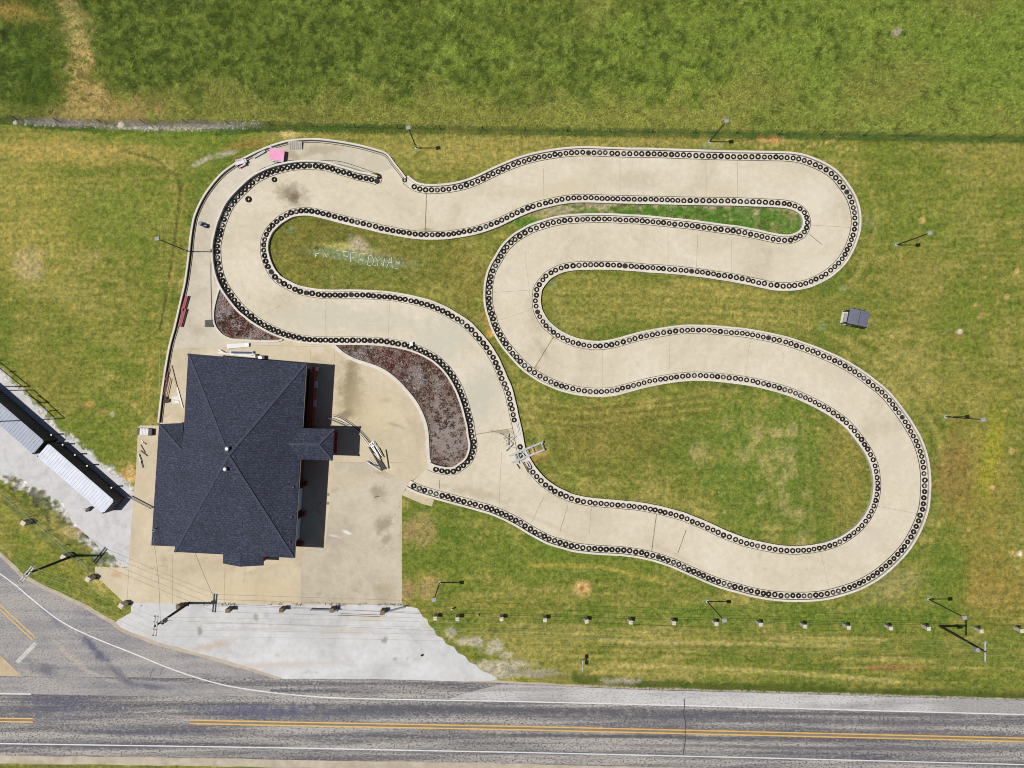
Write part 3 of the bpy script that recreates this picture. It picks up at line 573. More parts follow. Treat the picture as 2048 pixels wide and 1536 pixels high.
# joints in the slabs (surface lines of the track)
jn = [((853,386),(851,462),'joint_dark',1.6),((1107,674),(1068,738),'joint_dark',1.5),((1086,330),(1088,395),'joint',.7),((1412,318),(1412,398),'joint',.7),((1475,318),(1475,398),'joint',.7),((1395,470),(1393,535),'joint',.8),((1336,455),(1336,530),'joint',.6),((1463,480),(1462,545),'joint',.6),((1617,450),(1700,455),'joint',.7),((1618,468),(1645,490),'joint_dark',1.2),
      ((950,869),(1025,857),'joint_dark',1.2),((1003,905),(998,1012),'joint',.7),((1087,995),(1063,1045),'joint',.9),((1136,1010),(1120,1062),'joint',1.2),((1183,1015),(1178,1070),'joint',.6),((1313,1028),(1303,1105),'joint_dark',1.6),((1372,1060),(1355,1108),'joint_dark',1.4),((1050,505),(1065,640),'joint',.5),((985,585),(1068,580),'joint',.6),((1000,640),(1060,620),'joint',.5),((652,600),(652,676),'joint',.8),((780,600),(776,680),'joint',.5),
      ((1650,612),(1648,612.5),'joint',.5),((1740,1010),(1850,1030),'joint',.6),((1640,1100),(1660,1185),'joint',.5),((878,960),(880,978),'joint_dark',1.4),((1240,315),(1240,398),'joint',.5),((600,591),(505,640),'joint',.4),((1500,680),(1490,757),'joint',.5),((1340,672),(1338,752),'joint',.5),((1205,700),(1205,775),'joint',.4)]
jm = {}
for p, q, k_, w in jn:
    L = resample([p, q], 3); L = L+np.c_[np.random.default_rng(int(p[0])).normal(size=len(L))*.25, np.zeros(len(L))]
    stripe(L, w, .034, M[k_], 'slab_joint', track, step=3)
pale = simple('pale_crack_filler', col(222, 212, 190), col(206, 196, 176), 2)
for L in ([(545,575),(575,600),(600,612),(625,626),(650,628),(690,645),(740,646),(800,650),(850,665)], [(652,630),(650,660),(620,655),(600,650)], [(560,570),(540,560)], [(800,650),(820,680)]):
    stripe(resample(L, 4)+np.random.default_rng(3).normal(size=resample(L, 4).shape)*.6, .8, .034, pale, 'slab_crack', track, step=4)
# joints in the yard (built just above it)
yj = simple('yard_joint', col(168, 146, 112), col(190, 170, 138), 1.2)
for p, q in (((668,690),(669,722)),((620,696),(621,718)),((500,690),(660,694)),((604,1130),(602,1209)),((668,925),(804,925)),((258,1136),(254,1203)),((320,690),(318,845)),((604,1130),(450,1130)),((280,905),(266,905)),((450,1130),(448,1208)),((345,1110),(345,1208))):
    o = stripe([p, q], .7, .0225, yj, 'yard_joint'); tag(o, kind='structure')

# grass sliver in the pit lane, flower beds
mb_bed, t, bs = newmat('mulch_bed'); M['bed'] = mb_bed
v = coords(t); a = noise(t, v, .45, 6, .7); b = noise(t, v, 3.5, 6, .8); d = noise(t, v, 1.6, 6, .7)
c = ramp(t, a, [(.36, col(80, 50, 44)), (.5, col(126, 110, 98)), (.64, col(154, 144, 138))])
c = mix(t, c, col(98, 42, 40), ramp(t, d, [(.52, 0.0), (.66, .55)]))
c = mix(t, c, col(188, 180, 186), ramp(t, b, [(.55, 0.0), (.68, .8)])); c = mix(t, c, col(48, 34, 32), ramp(t, b, [(.34, .9), (.46, 0.0)]))
c = blobs([(900, 870, 60, 80, 0, (150, 140, 136), .85), (860, 760, 40, 24, 45, (134, 122, 108), .7), (700, 700, 30, 14, 0, (128, 118, 104), .7), (456, 610, 14, 16, 0, (168, 112, 70), .8), (520, 665, 24, 9, 20, (150, 96, 64), .7), (475, 650, 18, 12, 0, (170, 160, 170), .6), (430, 600, 10, 10, 0, (130, 110, 108), .6)])(t, coords(t), c)
c = mix(t, c, col(66, 50, 46), ramp(t, noise(t, v, 2.1, 3, .6), [(.60, 0.0), (.68, .8)]))
t.links.new(c, bs.inputs['Base Color']); bs.inputs['Roughness'].default_value = .95; bump(t, bs, b, .6, .08)
bed1 = [(442,573),(437.6,583),(433,599.6),(430,617),(429.7,634.7),(432,649.6),(440,662),(451.6,671.6),(468,677),(494.7,678.7),(525.5,680),(551.8,680.4),(572,677),(560,672),(525,658),(495,636),(470,612),(452,588)]
bed2L = [(665,688),(684,706),(709,720),(737,729),(767,741.5),(793,761),(814.5,784),(832,806.6),(846,834.7),(853,859),(855,882),(856.6,914),(860,926)]
bed2 = bed2L+[(872,934),(890,938),(908,936),(924,926),(937,905),(940,880),(934,845),(925,815),(915,785),(900,757),(880,730),(855,710),(825,697),(790,690),(740,687),(700,686)]
sheet('mulch_bed', [smooth_line(bed1, 4, True)], .036, M['bed']); sheet('mulch_bed', [bed2], .036, M['bed'])
green_m = simple('weedy_gravel', col(120, 150, 112), col(150, 156, 120), 2.2)
sheet('weedy_sliver', [[(657,328),(680,328),(705,335),(730,343),(748,351),(740,352),(700,343),(675,336)]], .036, green_m)

# ------------------------------------------------------------------ curbs
def ribbon(mb, L, d0, d1, z0, z1):
    a, b = offset(L, d0), offset(L, d1); n = len(L)
    A0 = [W(*p, z0) for p in a]; A1 = [W(*p, z1) for p in a]; B0 = [W(*p, z0) for p in b]; B1 = [W(*p, z1) for p in b]
    closed = np.allclose(L[0], L[-1])
    vs_ = A0+A1+B1+B0; fs = []
    for i in range(n-1):
        fs += [(n+i, 2*n+i, 2*n+i+1, n+i+1), (i, n+i, n+i+1, i+1), (2*n+i, 3*n+i, 3*n+i+1, 2*n+i+1), (3*n+i, i, i+1, 3*n+i+1)]
    if not closed: fs += [(0, 3*n, 2*n, n), (n-1, 2*n-1, 3*n-1, 4*n-1)]
    mb.add(vs_, fs)
def fixn(o):
    bm = bmesh.new(); bm.from_mesh(o.data); bmesh.ops.recalc_face_normals(bm, faces=bm.faces); bm.to_mesh(o.data); bm.free()
def barrier(L, side, label, wallh=.5, wall=(6.6, 10.6), base=(-6.5, 6.6), rail=True):
    r = thing('tire_barrier_curb', label, 'curb', W(*L[len(L)//2], 0), 'concrete curbs round the kart track')
    m1 = MB(); ribbon(m1, L, wall[0]*side, wall[1]*side, 0, wallh); o = obj('curb_wall', m1, M['kerb'], r); fixn(o)
    m2 = MB(); ribbon(m2, L, base[0]*side, base[1]*side, .0, .07); o = obj('curb_base', m2, M['base'], r); fixn(o)
    if rail:
        m3 = MB(); ribbon(m3, L, (base[0]-.9)*side, (base[0]-.1)*side, 0, .12); o = obj('steel_edging', m3, M['rail'], r); fixn(o)
    return r
barrier(L2, INS, 'pale concrete curb with steel edging that encloses the grass infield of the whole kart circuit')
barrier(L3, S3, 'pale concrete curb that follows the outer edge of the right-hand bends down to the parking yard')
barrier(L1, S1, 'pale concrete curb round the left hairpin and along the mulch beds', wallh=.7, wall=(5.9, 9.6))
def low_curb(pts, label, w, h, closed=False, name='curb', mat='kerb', edge=True):
    L = smooth_line(pts, 4, closed) if len(pts) < 60 else pts
    r = thing(name, label, 'curb', W(*L[len(L)//2], 0), 'low curbs of the yard')
    m1 = MB(); ribbon(m1, L, -w/2, w/2, 0, h); o = obj('curb_wall', m1, M[mat], r); fixn(o)
    if edge:
        m3 = MB(); ribbon(m3, L, w/2+3.2, w/2+4.0, 0, .12); o = obj('steel_edging', m3, M['rail'], r); fixn(o)
        m3 = MB(); ribbon(m3, L, w/2+.3, w/2+1.0, 0, .2); o = obj('steel_edging', m3, M['rail'], r); fixn(o)
    return r
# decide which side the yard lies on for the west wall
LWm = LW if inpoly(np.array([offset(LW, 8)[60][0]]), np.array([offset(LW, 8)[60][1]]), yard_pts)[0] else LW[::-1]
low_curb(LWm, 'long pale curb wall bounding the pit lane on its west and north side', 3.6, .42)
low_curb([(442,573),(437.6,583),(433,599.6),(429,617),(428,634.7),(430.5,649.6),(439,663),(450.6,673),(468,679.5),(494.7,681.5),(525.5,683),(551.8,683),(566,679)], 'pale curb round the small triangular mulch bed below the left hairpin', 3.2, .3, edge=False)
low_curb(bed2L, 'pale double curb on the yard side of the long curved mulch bed', 6.5, .14)
low_curb([(424,640),(423,600),(422,560),(422,530),(424,506),(426,475),(435,440),(452,403),(482.5,369),(523.5,338),(564.6,323.6),(595,320.5),(636,321.5),(677,322.5),(708,331),(739,342),(759,350),(764,356),(761,367)], 'thin dark steel strip along the pit lane side of the left hairpin', .9, .10, name='steel_strip', mat='rail', edge=False)
low_curb([(665,834),(680,838),(700,850),(722,868),(740,890),(752,905)], 'curved pale curb leading from the building to the pile of posts', 3.0, .14, name='curb', mat='base')

# ------------------------------------------------------------------ tyres
def tyre_mat(name, side):
    m, t, bs = newmat(name); v = coords(t); n = noise(t, v, 5, 4)
    t.links.new(ramp(t, n, [(.3, tuple(x*.6 for x in side[:3])+(1,)), (.7, side)]), bs.inputs['Base Color']); bs.inputs['Roughness'].default_value = .75
    bs.inputs['Specular IOR Level'].default_value = .2; return m
M['rubber'] = tyre_mat('black_rubber', (.008, .008, .009, 1)); M['worn'] = tyre_mat('worn_grey_rubber', (.13, .13, .135, 1)); M['dusty'] = tyre_mat('dusty_rubber', (.035, .032, .030, 1))
def tyre_mesh(name, ro, ri, h, mats, n=22, filled=False, worn=False):
    prof = [(ri, .02), (ri+.02, h*.12), (ri+(ro-ri)*.5, 0.0), (ro-.03, h*.05), (ro, h*.28), (ro, h*.72), (ro-.03, h*.95), (ri+(ro-ri)*.55, h), (ri+(ro-ri)*.25, h*.985), (ri+.01, h*.9), (ri, h*.8), (ri+.05, h*.6), (ri+.05, h*.3)]
    k = len(prof); vs_ = []; fs = []; mi = []
    for i in range(n):
        a_ = 2*math.pi*i/n
        for r_, z_ in prof: vs_.append((r_*math.cos(a_), r_*math.sin(a_), z_))
    for i in range(n):
        for j in range(k):
            i2, j2 = (i+1) % n, (j+1) % k
            fs.append((i*k+j, i2*k+j, i2*k+j2, i*k+j2)); mi.append(1 if (worn and j in (7, 8)) else 0)
    if filled:
        o_ = len(vs_); vs_ += [(ri*1.02*math.cos(2*math.pi*i/n), ri*1.02*math.sin(2*math.pi*i/n), h*.5) for i in range(n)]; fs.append(tuple(range(o_, o_+n))); mi.append(0)
    me = bpy.data.meshes.new(name); me.from_pydata(vs_, [], fs)
    for mm in mats: me.materials.append(mm)
    for p, q in zip(me.polygons, mi): p.material_index = q; p.use_smooth = True
    me.update(); return me
t_black = tyre_mesh('tire', .368, .148, .20, [M['rubber'], M['rubber']])
t_thin = tyre_mesh('tire', .356, .182, .19, [M['rubber'], M['rubber']])
t_worn = tyre_mesh('tire', .350, .165, .18, [M['rubber'], M['worn']], worn=True)
t_dark = tyre_mesh('tire', .350, .12, .19, [M['dusty'], M['rubber']], filled=True)
place = []          # (px, py, chain, fraction)
def chain(L, name, spac, skip=None):
    d = np.r_[0, np.cumsum(np.hypot(*np.diff(L, axis=0).T))]; u = 0.0
    closed = np.allclose(L[0], L[-1])
    while u < d[-1]-(spac*.6 if closed else -1e-6):
        p = (np.interp(u, d, L[:, 0]), np.interp(u, d, L[:, 1])); k_ = 1+.05*math.sin(u/60)+.03*math.sin(u/17)
        if name == 'three' and 1360 < p[0] < 1520 and p[1] < 330: k_ = 1.11
        if name == 'two' and 1380 < p[0] < 1560 and p[1] < 412: k_ = 1.09
        if not (skip and skip(p)): place.append((p[0], p[1], name, k_))
        u += spac*k_*(1+rng.normal()*.025)
chain(L1, 'one', 11.0, lambda p: (p[1] > 925 and 861 < p[0] < 865))
chain(L2, 'two', 11.35, lambda p: (1020 < p[0] < 1045 and 850 < p[1] < 886) or (1035 < p[0] < 1062 and 898 < p[1] < 934 and rng.random() < .35))
chain(L3, 'three', 11.35, lambda p: p[0] < 822 and 364 < p[1] < 371)
def stretch(x, y, ch):
    if ch == 'one':
        if y < 500 and x > 560: return 'above the left hairpin beside the pit lane'
        if y < 640 and x < 560: return 'round the outside of the left hairpin'
        if x < 700: return 'between left hairpin and clubhouse'
        if y < 920: return 'along the long mulch bed'
        return 'round the bottom tip of the mulch bed'
    if ch == 'two':
        if x < 640 and y < 600: return 'round the inside of the left hairpin'
        if x < 1060 and 560 < y < 900: return 'on the bend facing the long mulch bed'
        if x < 1330 and 900 <= y < 1040: return 'below the gantry on the infield side'
    if ch == 'three':
        if y > 960 and x < 1560: return 'along the lawn right of the yard'
    return None
idx = [i for i, p in enumerate(place) if stretch(p[0], p[1], p[2])]
cnt = 0; rest = []
for i, (x, y, ch, fr) in enumerate(place):
    s = stretch(x, y, ch) if cnt < 297 else None
    u = rng.random(); nx_, ny_ = x+rng.normal()*.35, y+rng.normal()*.35
    wornp = .13 if (ch == 'three' and y > 960) else (.06 if ch != 'one' else .03)
    thinp = .8 if (ch == 'two' and x > 1000 or ch == 'three' and y < 960) else .15
    if u < wornp: me_, lab = t_worn, 'tire with worn grey sidewall'
    elif u < wornp+.012: me_, lab = t_dark, 'tire with closed hole'
    elif rng.random() < thinp: me_, lab = t_thin, 'thin black tire'
    else: me_, lab = t_black, 'thick black tire'
    sc_ = (0.95+rng.random()*.09)*(.5+.5*fr); rz_ = rng.random()*6.28
    if s:
        o = bpy.data.objects.new('tire', me_); C.objects.link(o); o.location = W(nx_, ny_, .07); o.scale = (sc_*1.02, sc_*1.02, .85+.4*rng.random()); o.rotation_euler = (0, 0, rz_)
        tag(o, lab+' in the row '+s, 'tire', 'tires laid along the kart track'); cnt += 1
    else: rest.append((nx_, ny_, me_, sc_*.985, rz_))
vv, ff, mi, off = [], [], [], 0
cache = {}
for x, y, me_, sc_, rz_ in rest:
    if id(me_) not in cache:
        cache[id(me_)] = (np.array([v.co[:] for v in me_.vertices]), [tuple(p.vertices) for p in me_.polygons], [p.material_index for p in me_.polygons], [m.name for m in me_.materials])
    V, F, MI, MN = cache[id(me_)]; p = W(x, y, .07)
    ca, sa = math.cos(rz_), math.sin(rz_)
    q = V.copy(); q[:, 0] = (V[:, 0]*ca-V[:, 1]*sa)*sc_+p.x; q[:, 1] = (V[:, 0]*sa+V[:, 1]*ca)*sc_+p.y; q[:, 2] = V[:, 2]+p.z
    vv.append(q); ff += [tuple(i+off for i in f) for f in F]; off += len(V)
    mi += [{'black_rubber': 0, 'worn_grey_rubber': 1, 'dusty_rubber': 2}[MN[k]] for k in MI]
me = bpy.data.meshes.new('tire_rows'); me.from_pydata(np.concatenate(vv).tolist(), [], ff)
for k_ in ('rubber', 'worn', 'dusty'): me.materials.append(M[k_])
me.polygons.foreach_set('material_index', mi); me.polygons.foreach_set('use_smooth', [True]*len(mi)); me.update()
o = bpy.data.objects.new('tire_rows', me); C.objects.link(o); tag(o, 'black tires in unbroken rows along the right half of the kart track', 'tires', kind='stuff')
for x, y, s_, lab in ((549, 359.5, 1.0, 'loose black tire lying alone on the track inside the left hairpin, nearer to the curb'), (497.5, 399, 1.18, 'larger loose black tire lying alone on the track inside the left hairpin'), (757.5, 353.5, 1.0, 'black tire lying on top of the pit wall end behind the row')):
    o = bpy.data.objects.new('tire', t_black); C.objects.link(o); o.location = W(x, y, .09 if x > 700 else .032); o.scale = (s_, s_, 1); tag(o, lab, 'tire', 'tires laid along the kart track')

# ------------------------------------------------------------------ building
def roof_mat(name, hue=1.0):
    m, t, bs = newmat(name); v = coords(t); a = noise(t, coords(t, (1, 1.6, 1)), 3.6, 3, .8); b = noise(t, v, .22, 6, .75)
    br = N(t, 'ShaderNodeTexBrick'); t.links.new(coords(t, (1, 1, 1), R(4)), br.inputs['Vector'])
    br.inputs['Scale'].default_value = 1.0; br.inputs['Brick Width'].default_value = .5; br.inputs['Row Height'].default_value = .32; br.inputs['Mortar Size'].default_value = .03
    br.inputs['Color1'].default_value = col(46, 52, 72); br.inputs['Color2'].default_value = col(55, 62, 84); br.inputs['Mortar'].default_value = col(38, 42, 56)
    c = mix(t, br.outputs[0], ramp(t, a, [(.36, (.42, .42, .48, 1)), (.5, (.95, .95, .95, 1)), (.64, (2.2, 2.15, 2.0, 1))]), 1.0, 'MULTIPLY')
    c = mix(t, c, ramp(t, b, [(.3, .78), (.7, 1.22)]), 1.0, 'MULTIPLY')
    t.links.new(c, bs.inputs['Base Color']); bs.inputs['Roughness'].default_value = .9; bump(t, bs, a, .5, .04); return m
M['roof'] = roof_mat('blue_grey_shingles')
M['ridge'] = simple('ridge_shingles', col(76, 83, 105), col(48, 54, 72), 6, .9, bmp=.5)
M['brick'] = simple('red_brown_brick', col(150, 62, 44), col(116, 46, 36), 4, .9)
M['redtrim'] = simple('red_painted_trim', col(196, 70, 54), col(160, 54, 44), 2, .7)
M['white'] = simple('white_paint', col(238, 238, 240), col(214, 214, 218), 1.5, .6, bmp=.05)
M['garage'] = simple('pale_door_panel', col(232, 238, 250), col(216, 224, 240), 1.5, .5, bmp=.05)
M['black'] = simple('black_paint', col(36, 36, 38), col(22, 22, 24), 3, .6)
M['steel'] = simple('galvanised_steel', col(176, 182, 186), col(140, 146, 150), 4, .45, .35, .08)
M['glass'] = simple('dark_window_glass', col(40, 48, 60), col(28, 34, 44), 1, .12)
EZ, TH = 5.9, .18
apex = A(457, 911, 9.9)
NW, NE, SE, SW = A(376.4, 707, EZ), A(612, 727, EZ), A(588, 1116, EZ), A(349.5, 1104, EZ)
NE2 = A(614, 719, EZ)
def ray_plane(px_, py_, P, n):
    o = Vector((0, 0, H)); d = W(px_, py_)-o; t_ = (P-o).dot(n)/d.dot(n); return o+d*t_
nW = (apex-NW).cross(SW-NW).normalized(); nE = (apex-NE).cross(SE-NE).normalized()
bld = thing('building', 'low red-brick clubhouse under a dark blue-grey shingle hip roof beside the kart track', 'building', W(490, 900, 0))
wa, wb = ray_plane(318, 848, NW, nW), ray_plane(302.5, 1091, NW, nW)
wc, wd = ray_plane(363, 900, NW, nW), ray_plane(350, 1093, NW, nW)
wn = A(367, 846, wa.z)
rm = MB()
rm.slab([NW, NE, apex], TH)                                     # north
rm.slab([NE, SE, apex], TH)                                     # east
rm.slab([SE, SW, apex], TH)                                     # south
we = ray_plane(367.6, 858, NW, nW)
rm.slab([apex, SW, wd, wb, wa, wc, we, NW][::1], TH)            # west incl. wing
rm.slab([wa, wn, wc], TH)
roof = obj('roof', rm, M['roof'], bld); fixn(roof)
rc = MB()
for p, q in ((apex, NW), (apex, NE), (apex, SE), (apex, SW)):
    rc = MB(); n_ = 46; up = Vector((0, 0, .03))
    for i in range(n_):
        a_, b_ = p.lerp(q, i/n_)+up, p.lerp(q, (i+.93)/n_)+up+Vector((0, 0, .015)); rc.bar(a_, b_, .30, .05)
    obj('ridge_cap', rc, M['ridge'], roof)
rc = MB(); rc.bar(wa+Vector((0, 0, .03)), wc+Vector((0, 0, .03)), .25, .05)
obj('ridge_cap', rc, M['ridge'], roof)
# east porch roof (hip)
pa, pb, pc, pd = A(604, 856, EZ+.06), A(668, 858, EZ+.02), A(665, 921, EZ+.02), A(600, 919, EZ+.06)
pr0 = A(578, 888, 7.0); pr1 = A(637, 889, 7.0)
pi_, pj = ray_plane(604, 856, NE, nE)+Vector((0, 0, .04)), ray_plane(600, 919, NE, nE)+Vector((0, 0, .04))
pm = MB(); pm.slab([pr0, pi_, pb, pr1], TH); pm.slab([pr1, pb, pc], TH); pm.slab([pr0, pr1, pc, pj], TH)
porch = obj('porch_roof', pm, M['roof'], bld); fixn(porch)
pr = MB()
for p, q in ((pr0, pr1), (pr1, pb), (pr1, pc)): pr.bar(p+Vector((0, 0, .03)), q+Vector((0, 0, .03)), .28, .05)
obj('ridge_cap', pr, M['ridge'], porch)
# south entry gable
g = MB(); gz = 3.0
ga, gb, gc = A(446, 1112, gz), A(446, 1127, gz), A(480, 1133.5, gz+1.0); gd, ge, gf = A(527, 1131, gz), A(527, 1108, gz), A(480, 1100, gz+1.0); ga = A(446, 1098, gz)
g.slab([ga, gb, gc, gf], .15); g.slab([gf, gc, gd, ge], .15); o = obj('entry_roof', g, M['roof'], bld); fixn(o)
# walls
def shrink(p, q, d): return p+(q-p).normalized()*d
cx, cy = (NW.x+SE.x)/2, (NW.y+SE.y)/2
def wallpts(pts, d):
    c_ = Vector((sum(p.x for p in pts)/len(pts), sum(p.y for p in pts)/len(pts), 0)); out = []
    for p in pts:
        out.append((p.x+(d if p.x < c_.x else -d*1.9), p.y+(d if p.y < c_.y else -d)))
    return out
wm = MB(); wm.prism(wallpts([NW, NE, SE, SW], .6), 0, EZ-TH-.05)
wm.prism([(wa.x+.4, wa.y-.4), (wn.x+1.2, wn.y-.4), (wd.x+1.2, wd.y+.6), (wb.x+.4, wb.y+.6)], 0, wa.z-TH-.05)
obj('wall', wm, M['brick'], bld)
wm = MB(); wm.prism([(pa.x-.5, pa.y-.5), (pb.x-1.15, pb.y-.5), (pc.x-1.15, pc.y+.5), (pd.x-.5, pd.y+.5)], 0, EZ-TH-.06); obj('porch_wall', wm, M['redtrim'], bld)
wm = MB(); wm.prism([(ga.x+.3, ga.y), (gb.x+.3, gb.y+.3), (gd.x-.3, gd.y+.3), (ge.x-.3, ge.y)], 0, gz-.16); obj('entry_wall', wm, M['brick'], bld)
# white scalloped trim at the porch foot
zz = MB(); n_ = 15
for i in range(n_):
    y_ = 867+i*2.55; x_ = 677.5-(y_-867)*.055+(1.3 if i % 2 else -.2); x2 = 677.5-(y_-864.5)*.055+(1.3 if (i+1) % 2 else -.2)
    zz.bar(W(x_, y_, .45), W(x2, y_+2.55, .45), .07, .10)
obj('scalloped_trim', zz, M['white'], bld)
st = MB(); st.prism([W(664, 864), W(677, 865), W(675, 906), W(661, 905)], 0, .4); obj('porch_step', st, M['redtrim'], bld)
# east side: red counter, hatches with pale shelves, garage doors
ec = MB(); ec.bar(W(631, 734, .55), W(625.5, 856, .55), .40, 1.1); obj('counter', ec, M['redtrim'], bld)
for y_ in (738, 769, 806):
    x_ = 636.2-(y_-734)*.05
    hb = MB(); hb.box(W(x_, y_, .8), (.55, .95 if y_ != 738 else .6, .12), R(-2.6)); s_ = obj('shelf', hb, M['white'], bld)
    hb = MB(); hb.box(W(x_-.6, y_-5, .4), (.3, .08, .8)); hb.box(W(x_-.6, y_+5, .4), (.3, .08, .8)); obj('bracket', hb, M['redtrim'], s_)
rf = MB()
for (p, q) in (((628, 838), (637, 839)), ((637, 839), (636.5, 852)), ((636.5, 852), (627.5, 851))): rf.bar(W(*p, .9), W(*q, .9), .05)
for p in ((628, 838), (637, 839), (636.5, 852), (627.5, 851)): rf.bar(W(*p, 0), W(*p, .9), .05)
obj('handrail', rf, M['steel'], bld)
wx = wallpts([NW, NE, SE, SW], .6); wNE, wSE = Vector((wx[1][0], wx[1][1], 0)), Vector((wx[2][0], wx[2][1], 0)); ed = (wSE-wNE)
ang = math.atan2(ed.y, ed.x)-math.pi/2
def onwall(y_): t_ = ((768-y_)*S-wNE.y)/ed.y; return wNE+ed*t_
for y0, y1, lb in ((975, 1018), (1034, 1076)) and ((975, 1018, ''), (1034, 1076, '')):
    c_ = (onwall(y0)+onwall(y1))/2; L_ = (onwall(y0)-onwall(y1)).length
    gm = MB(); gm.box(c_+Vector((.05, 0, 1.5)), (.14, L_, 3.0), ang); gd_ = obj('garage_door', gm, M['garage'], bld)
    gm = MB(); gm.box(c_+Vector((.14, 0, .06)), (.10, L_, .12), ang); obj('threshold', gm, M['steel'], gd_)
for y_ in (966, 1026, 1086):
    c_ = onwall(y_); gm = MB(); gm.box(c_+Vector((.35, 0, .5)), (.8, .55, 1.0), ang); obj('brick_pier', gm, M['brick'], bld)
for px_, py_ in ((456, 897), (452, 937.5)):
    P_ = ray_plane(px_+.8, py_, NE if py_ < 911 else SE, (apex-NW).cross(NE-NW).normalized() if py_ < 911 else (apex-SE).cross(SW-SE).normalized())
    vm = MB(); vm.tube(P_-Vector((0, 0, .2)), P_+Vector((0, 0, .45)), .13, n=12); v_ = obj('vent_pipe', vm, M['steel'], roof)
    vm = MB(); vm.tube(P_+Vector((0, 0, .45)), P_+Vector((0, 0, .65)), .28, .20, 14); obj('vent_cap', vm, M['white'], v_)
for px_, py_ in ((587, 974), (583, 1034), (580, 1084)):
    P_ = ray_plane(px_, py_, NE, nE); vm = MB(); vm.tube(P_-Vector((0, 0, .1)), P_+Vector((0, 0, .18)), .12, n=8); obj('vent_pipe', vm, M['black'], roof)
mast = ray_plane(312, 1057, NW, nW)
mm = MB(); mm.tube(mast-Vector((0, 0, .5)), mast+Vector((0, 0, 1.1)), .05); mm.path([mast+Vector((0, 0, 1.1))+Vector((.35*math.cos(a_), .2*math.sin(a_), 0)) for a_ in np.linspace(0, 5.5, 9)], .03); obj('service_mast', mm, M['steel'], bld)
gt = MB(); gt.bar(NE+Vector((.08, 0, -.1)), pi_+Vector((.1, .1, -.14)), .10, .10); gt.bar(pj+Vector((.1, -.1, -.14)), SE+Vector((.08, 0, -.1)), .10, .10); obj('gutter', gt, M['black'], bld)

# ------------------------------------------------------------------ shipping containers
def ribbed(name, base, dk, ang_, n=1.0):
    return simple(name, base, dk, 1.2, .6, .1, .1)
    wv = N(t, 'ShaderNodeTexWave'); wv.wave_type = 'BANDS'; wv.bands_direction = 'X'; wv.inputs['Scale'].default_value = 1.1*n; t.links.new(v, wv.inputs['Vector'])
    nn = noise(t, v, 1.2, 5)
    c = mix(t, ramp(t, wv.outputs['Fac'], [(.2, dk), (.6, base)]), ramp(t, nn, [(.3, .85), (.7, 1.05)]), 1.0, 'MULTIPLY')
    t.links.new(c, bs.inputs['Base Color']); bs.inputs['Roughness'].default_value = .45; bs.inputs['Metallic'].default_value = .2
    bump(t, bs, wv.outputs['Fac'], .6, .05); return m
dirv = Vector((.755, -.655, 0)).normalized(); nrm = Vector((-dirv.y, dirv.x, 0)); ca_ = math.atan2(dirv.y, dirv.x)
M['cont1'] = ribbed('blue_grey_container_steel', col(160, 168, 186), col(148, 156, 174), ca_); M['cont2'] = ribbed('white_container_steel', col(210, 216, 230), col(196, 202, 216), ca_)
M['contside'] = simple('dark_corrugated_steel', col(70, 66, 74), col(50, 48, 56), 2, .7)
def container(E, L_, Wd, Hh, label, mt, ms):
    """E = ground corner at the south-east end, nearest to the building"""
    r = thing('shipping_container', label, 'container', E-dirv*L_/2-nrm*Wd/2, 'shipping containers end to end')
    o_ = E; p = [o_, o_-dirv*L_, o_-dirv*L_-nrm*Wd, o_-nrm*Wd]
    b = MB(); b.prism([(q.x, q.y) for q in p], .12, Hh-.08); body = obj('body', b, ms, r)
    n_ = int(L_/.42)
    for s_ in (0, 1):
        b = MB()
        for i in range(n_):
            base_ = o_-dirv*(i+.5)*L_/n_-nrm*(Wd if s_ else 0)+nrm*(.02 if not s_ else -.02)
            b.box(base_+Vector((0, 0, Hh/2)), (.13, .05, Hh-.35), ca_)
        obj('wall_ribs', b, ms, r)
    b = MB(); b.prism([(q.x, q.y) for q in p], Hh-.076, Hh-.02)
    for i in range(n_): b.box(o_-dirv*(i+.5)*L_/n_-nrm*Wd/2+Vector((0, 0, Hh)), (.22, Wd-.24, .035), ca_)
    obj('roof', b, mt, r)
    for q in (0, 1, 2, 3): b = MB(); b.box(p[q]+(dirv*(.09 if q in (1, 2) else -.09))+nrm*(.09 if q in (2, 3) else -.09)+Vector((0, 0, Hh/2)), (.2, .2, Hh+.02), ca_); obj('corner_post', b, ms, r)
    b = MB()
    for s_ in (.32, .68): b.bar(o_-nrm*Wd*s_+dirv*.04+Vector((0, 0, .3)), o_-nrm*Wd*s_+dirv*.04+Vector((0, 0, Hh-.3)), .05)
    b.bar(o_-nrm*Wd*.5+dirv*.03+Vector((0, 0, .3)), o_-nrm*Wd*.5+dirv*.03+Vector((0, 0, Hh-.3)), .03)
    obj('door_bars', b, M['steel'], r); return r
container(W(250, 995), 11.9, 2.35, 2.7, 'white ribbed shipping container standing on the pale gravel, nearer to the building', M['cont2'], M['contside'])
container(W(116, 879), 12.1, 2.35, 2.95, 'blue-grey ribbed shipping container cut by the left edge, farther from the building', M['cont1'], M['contside'])
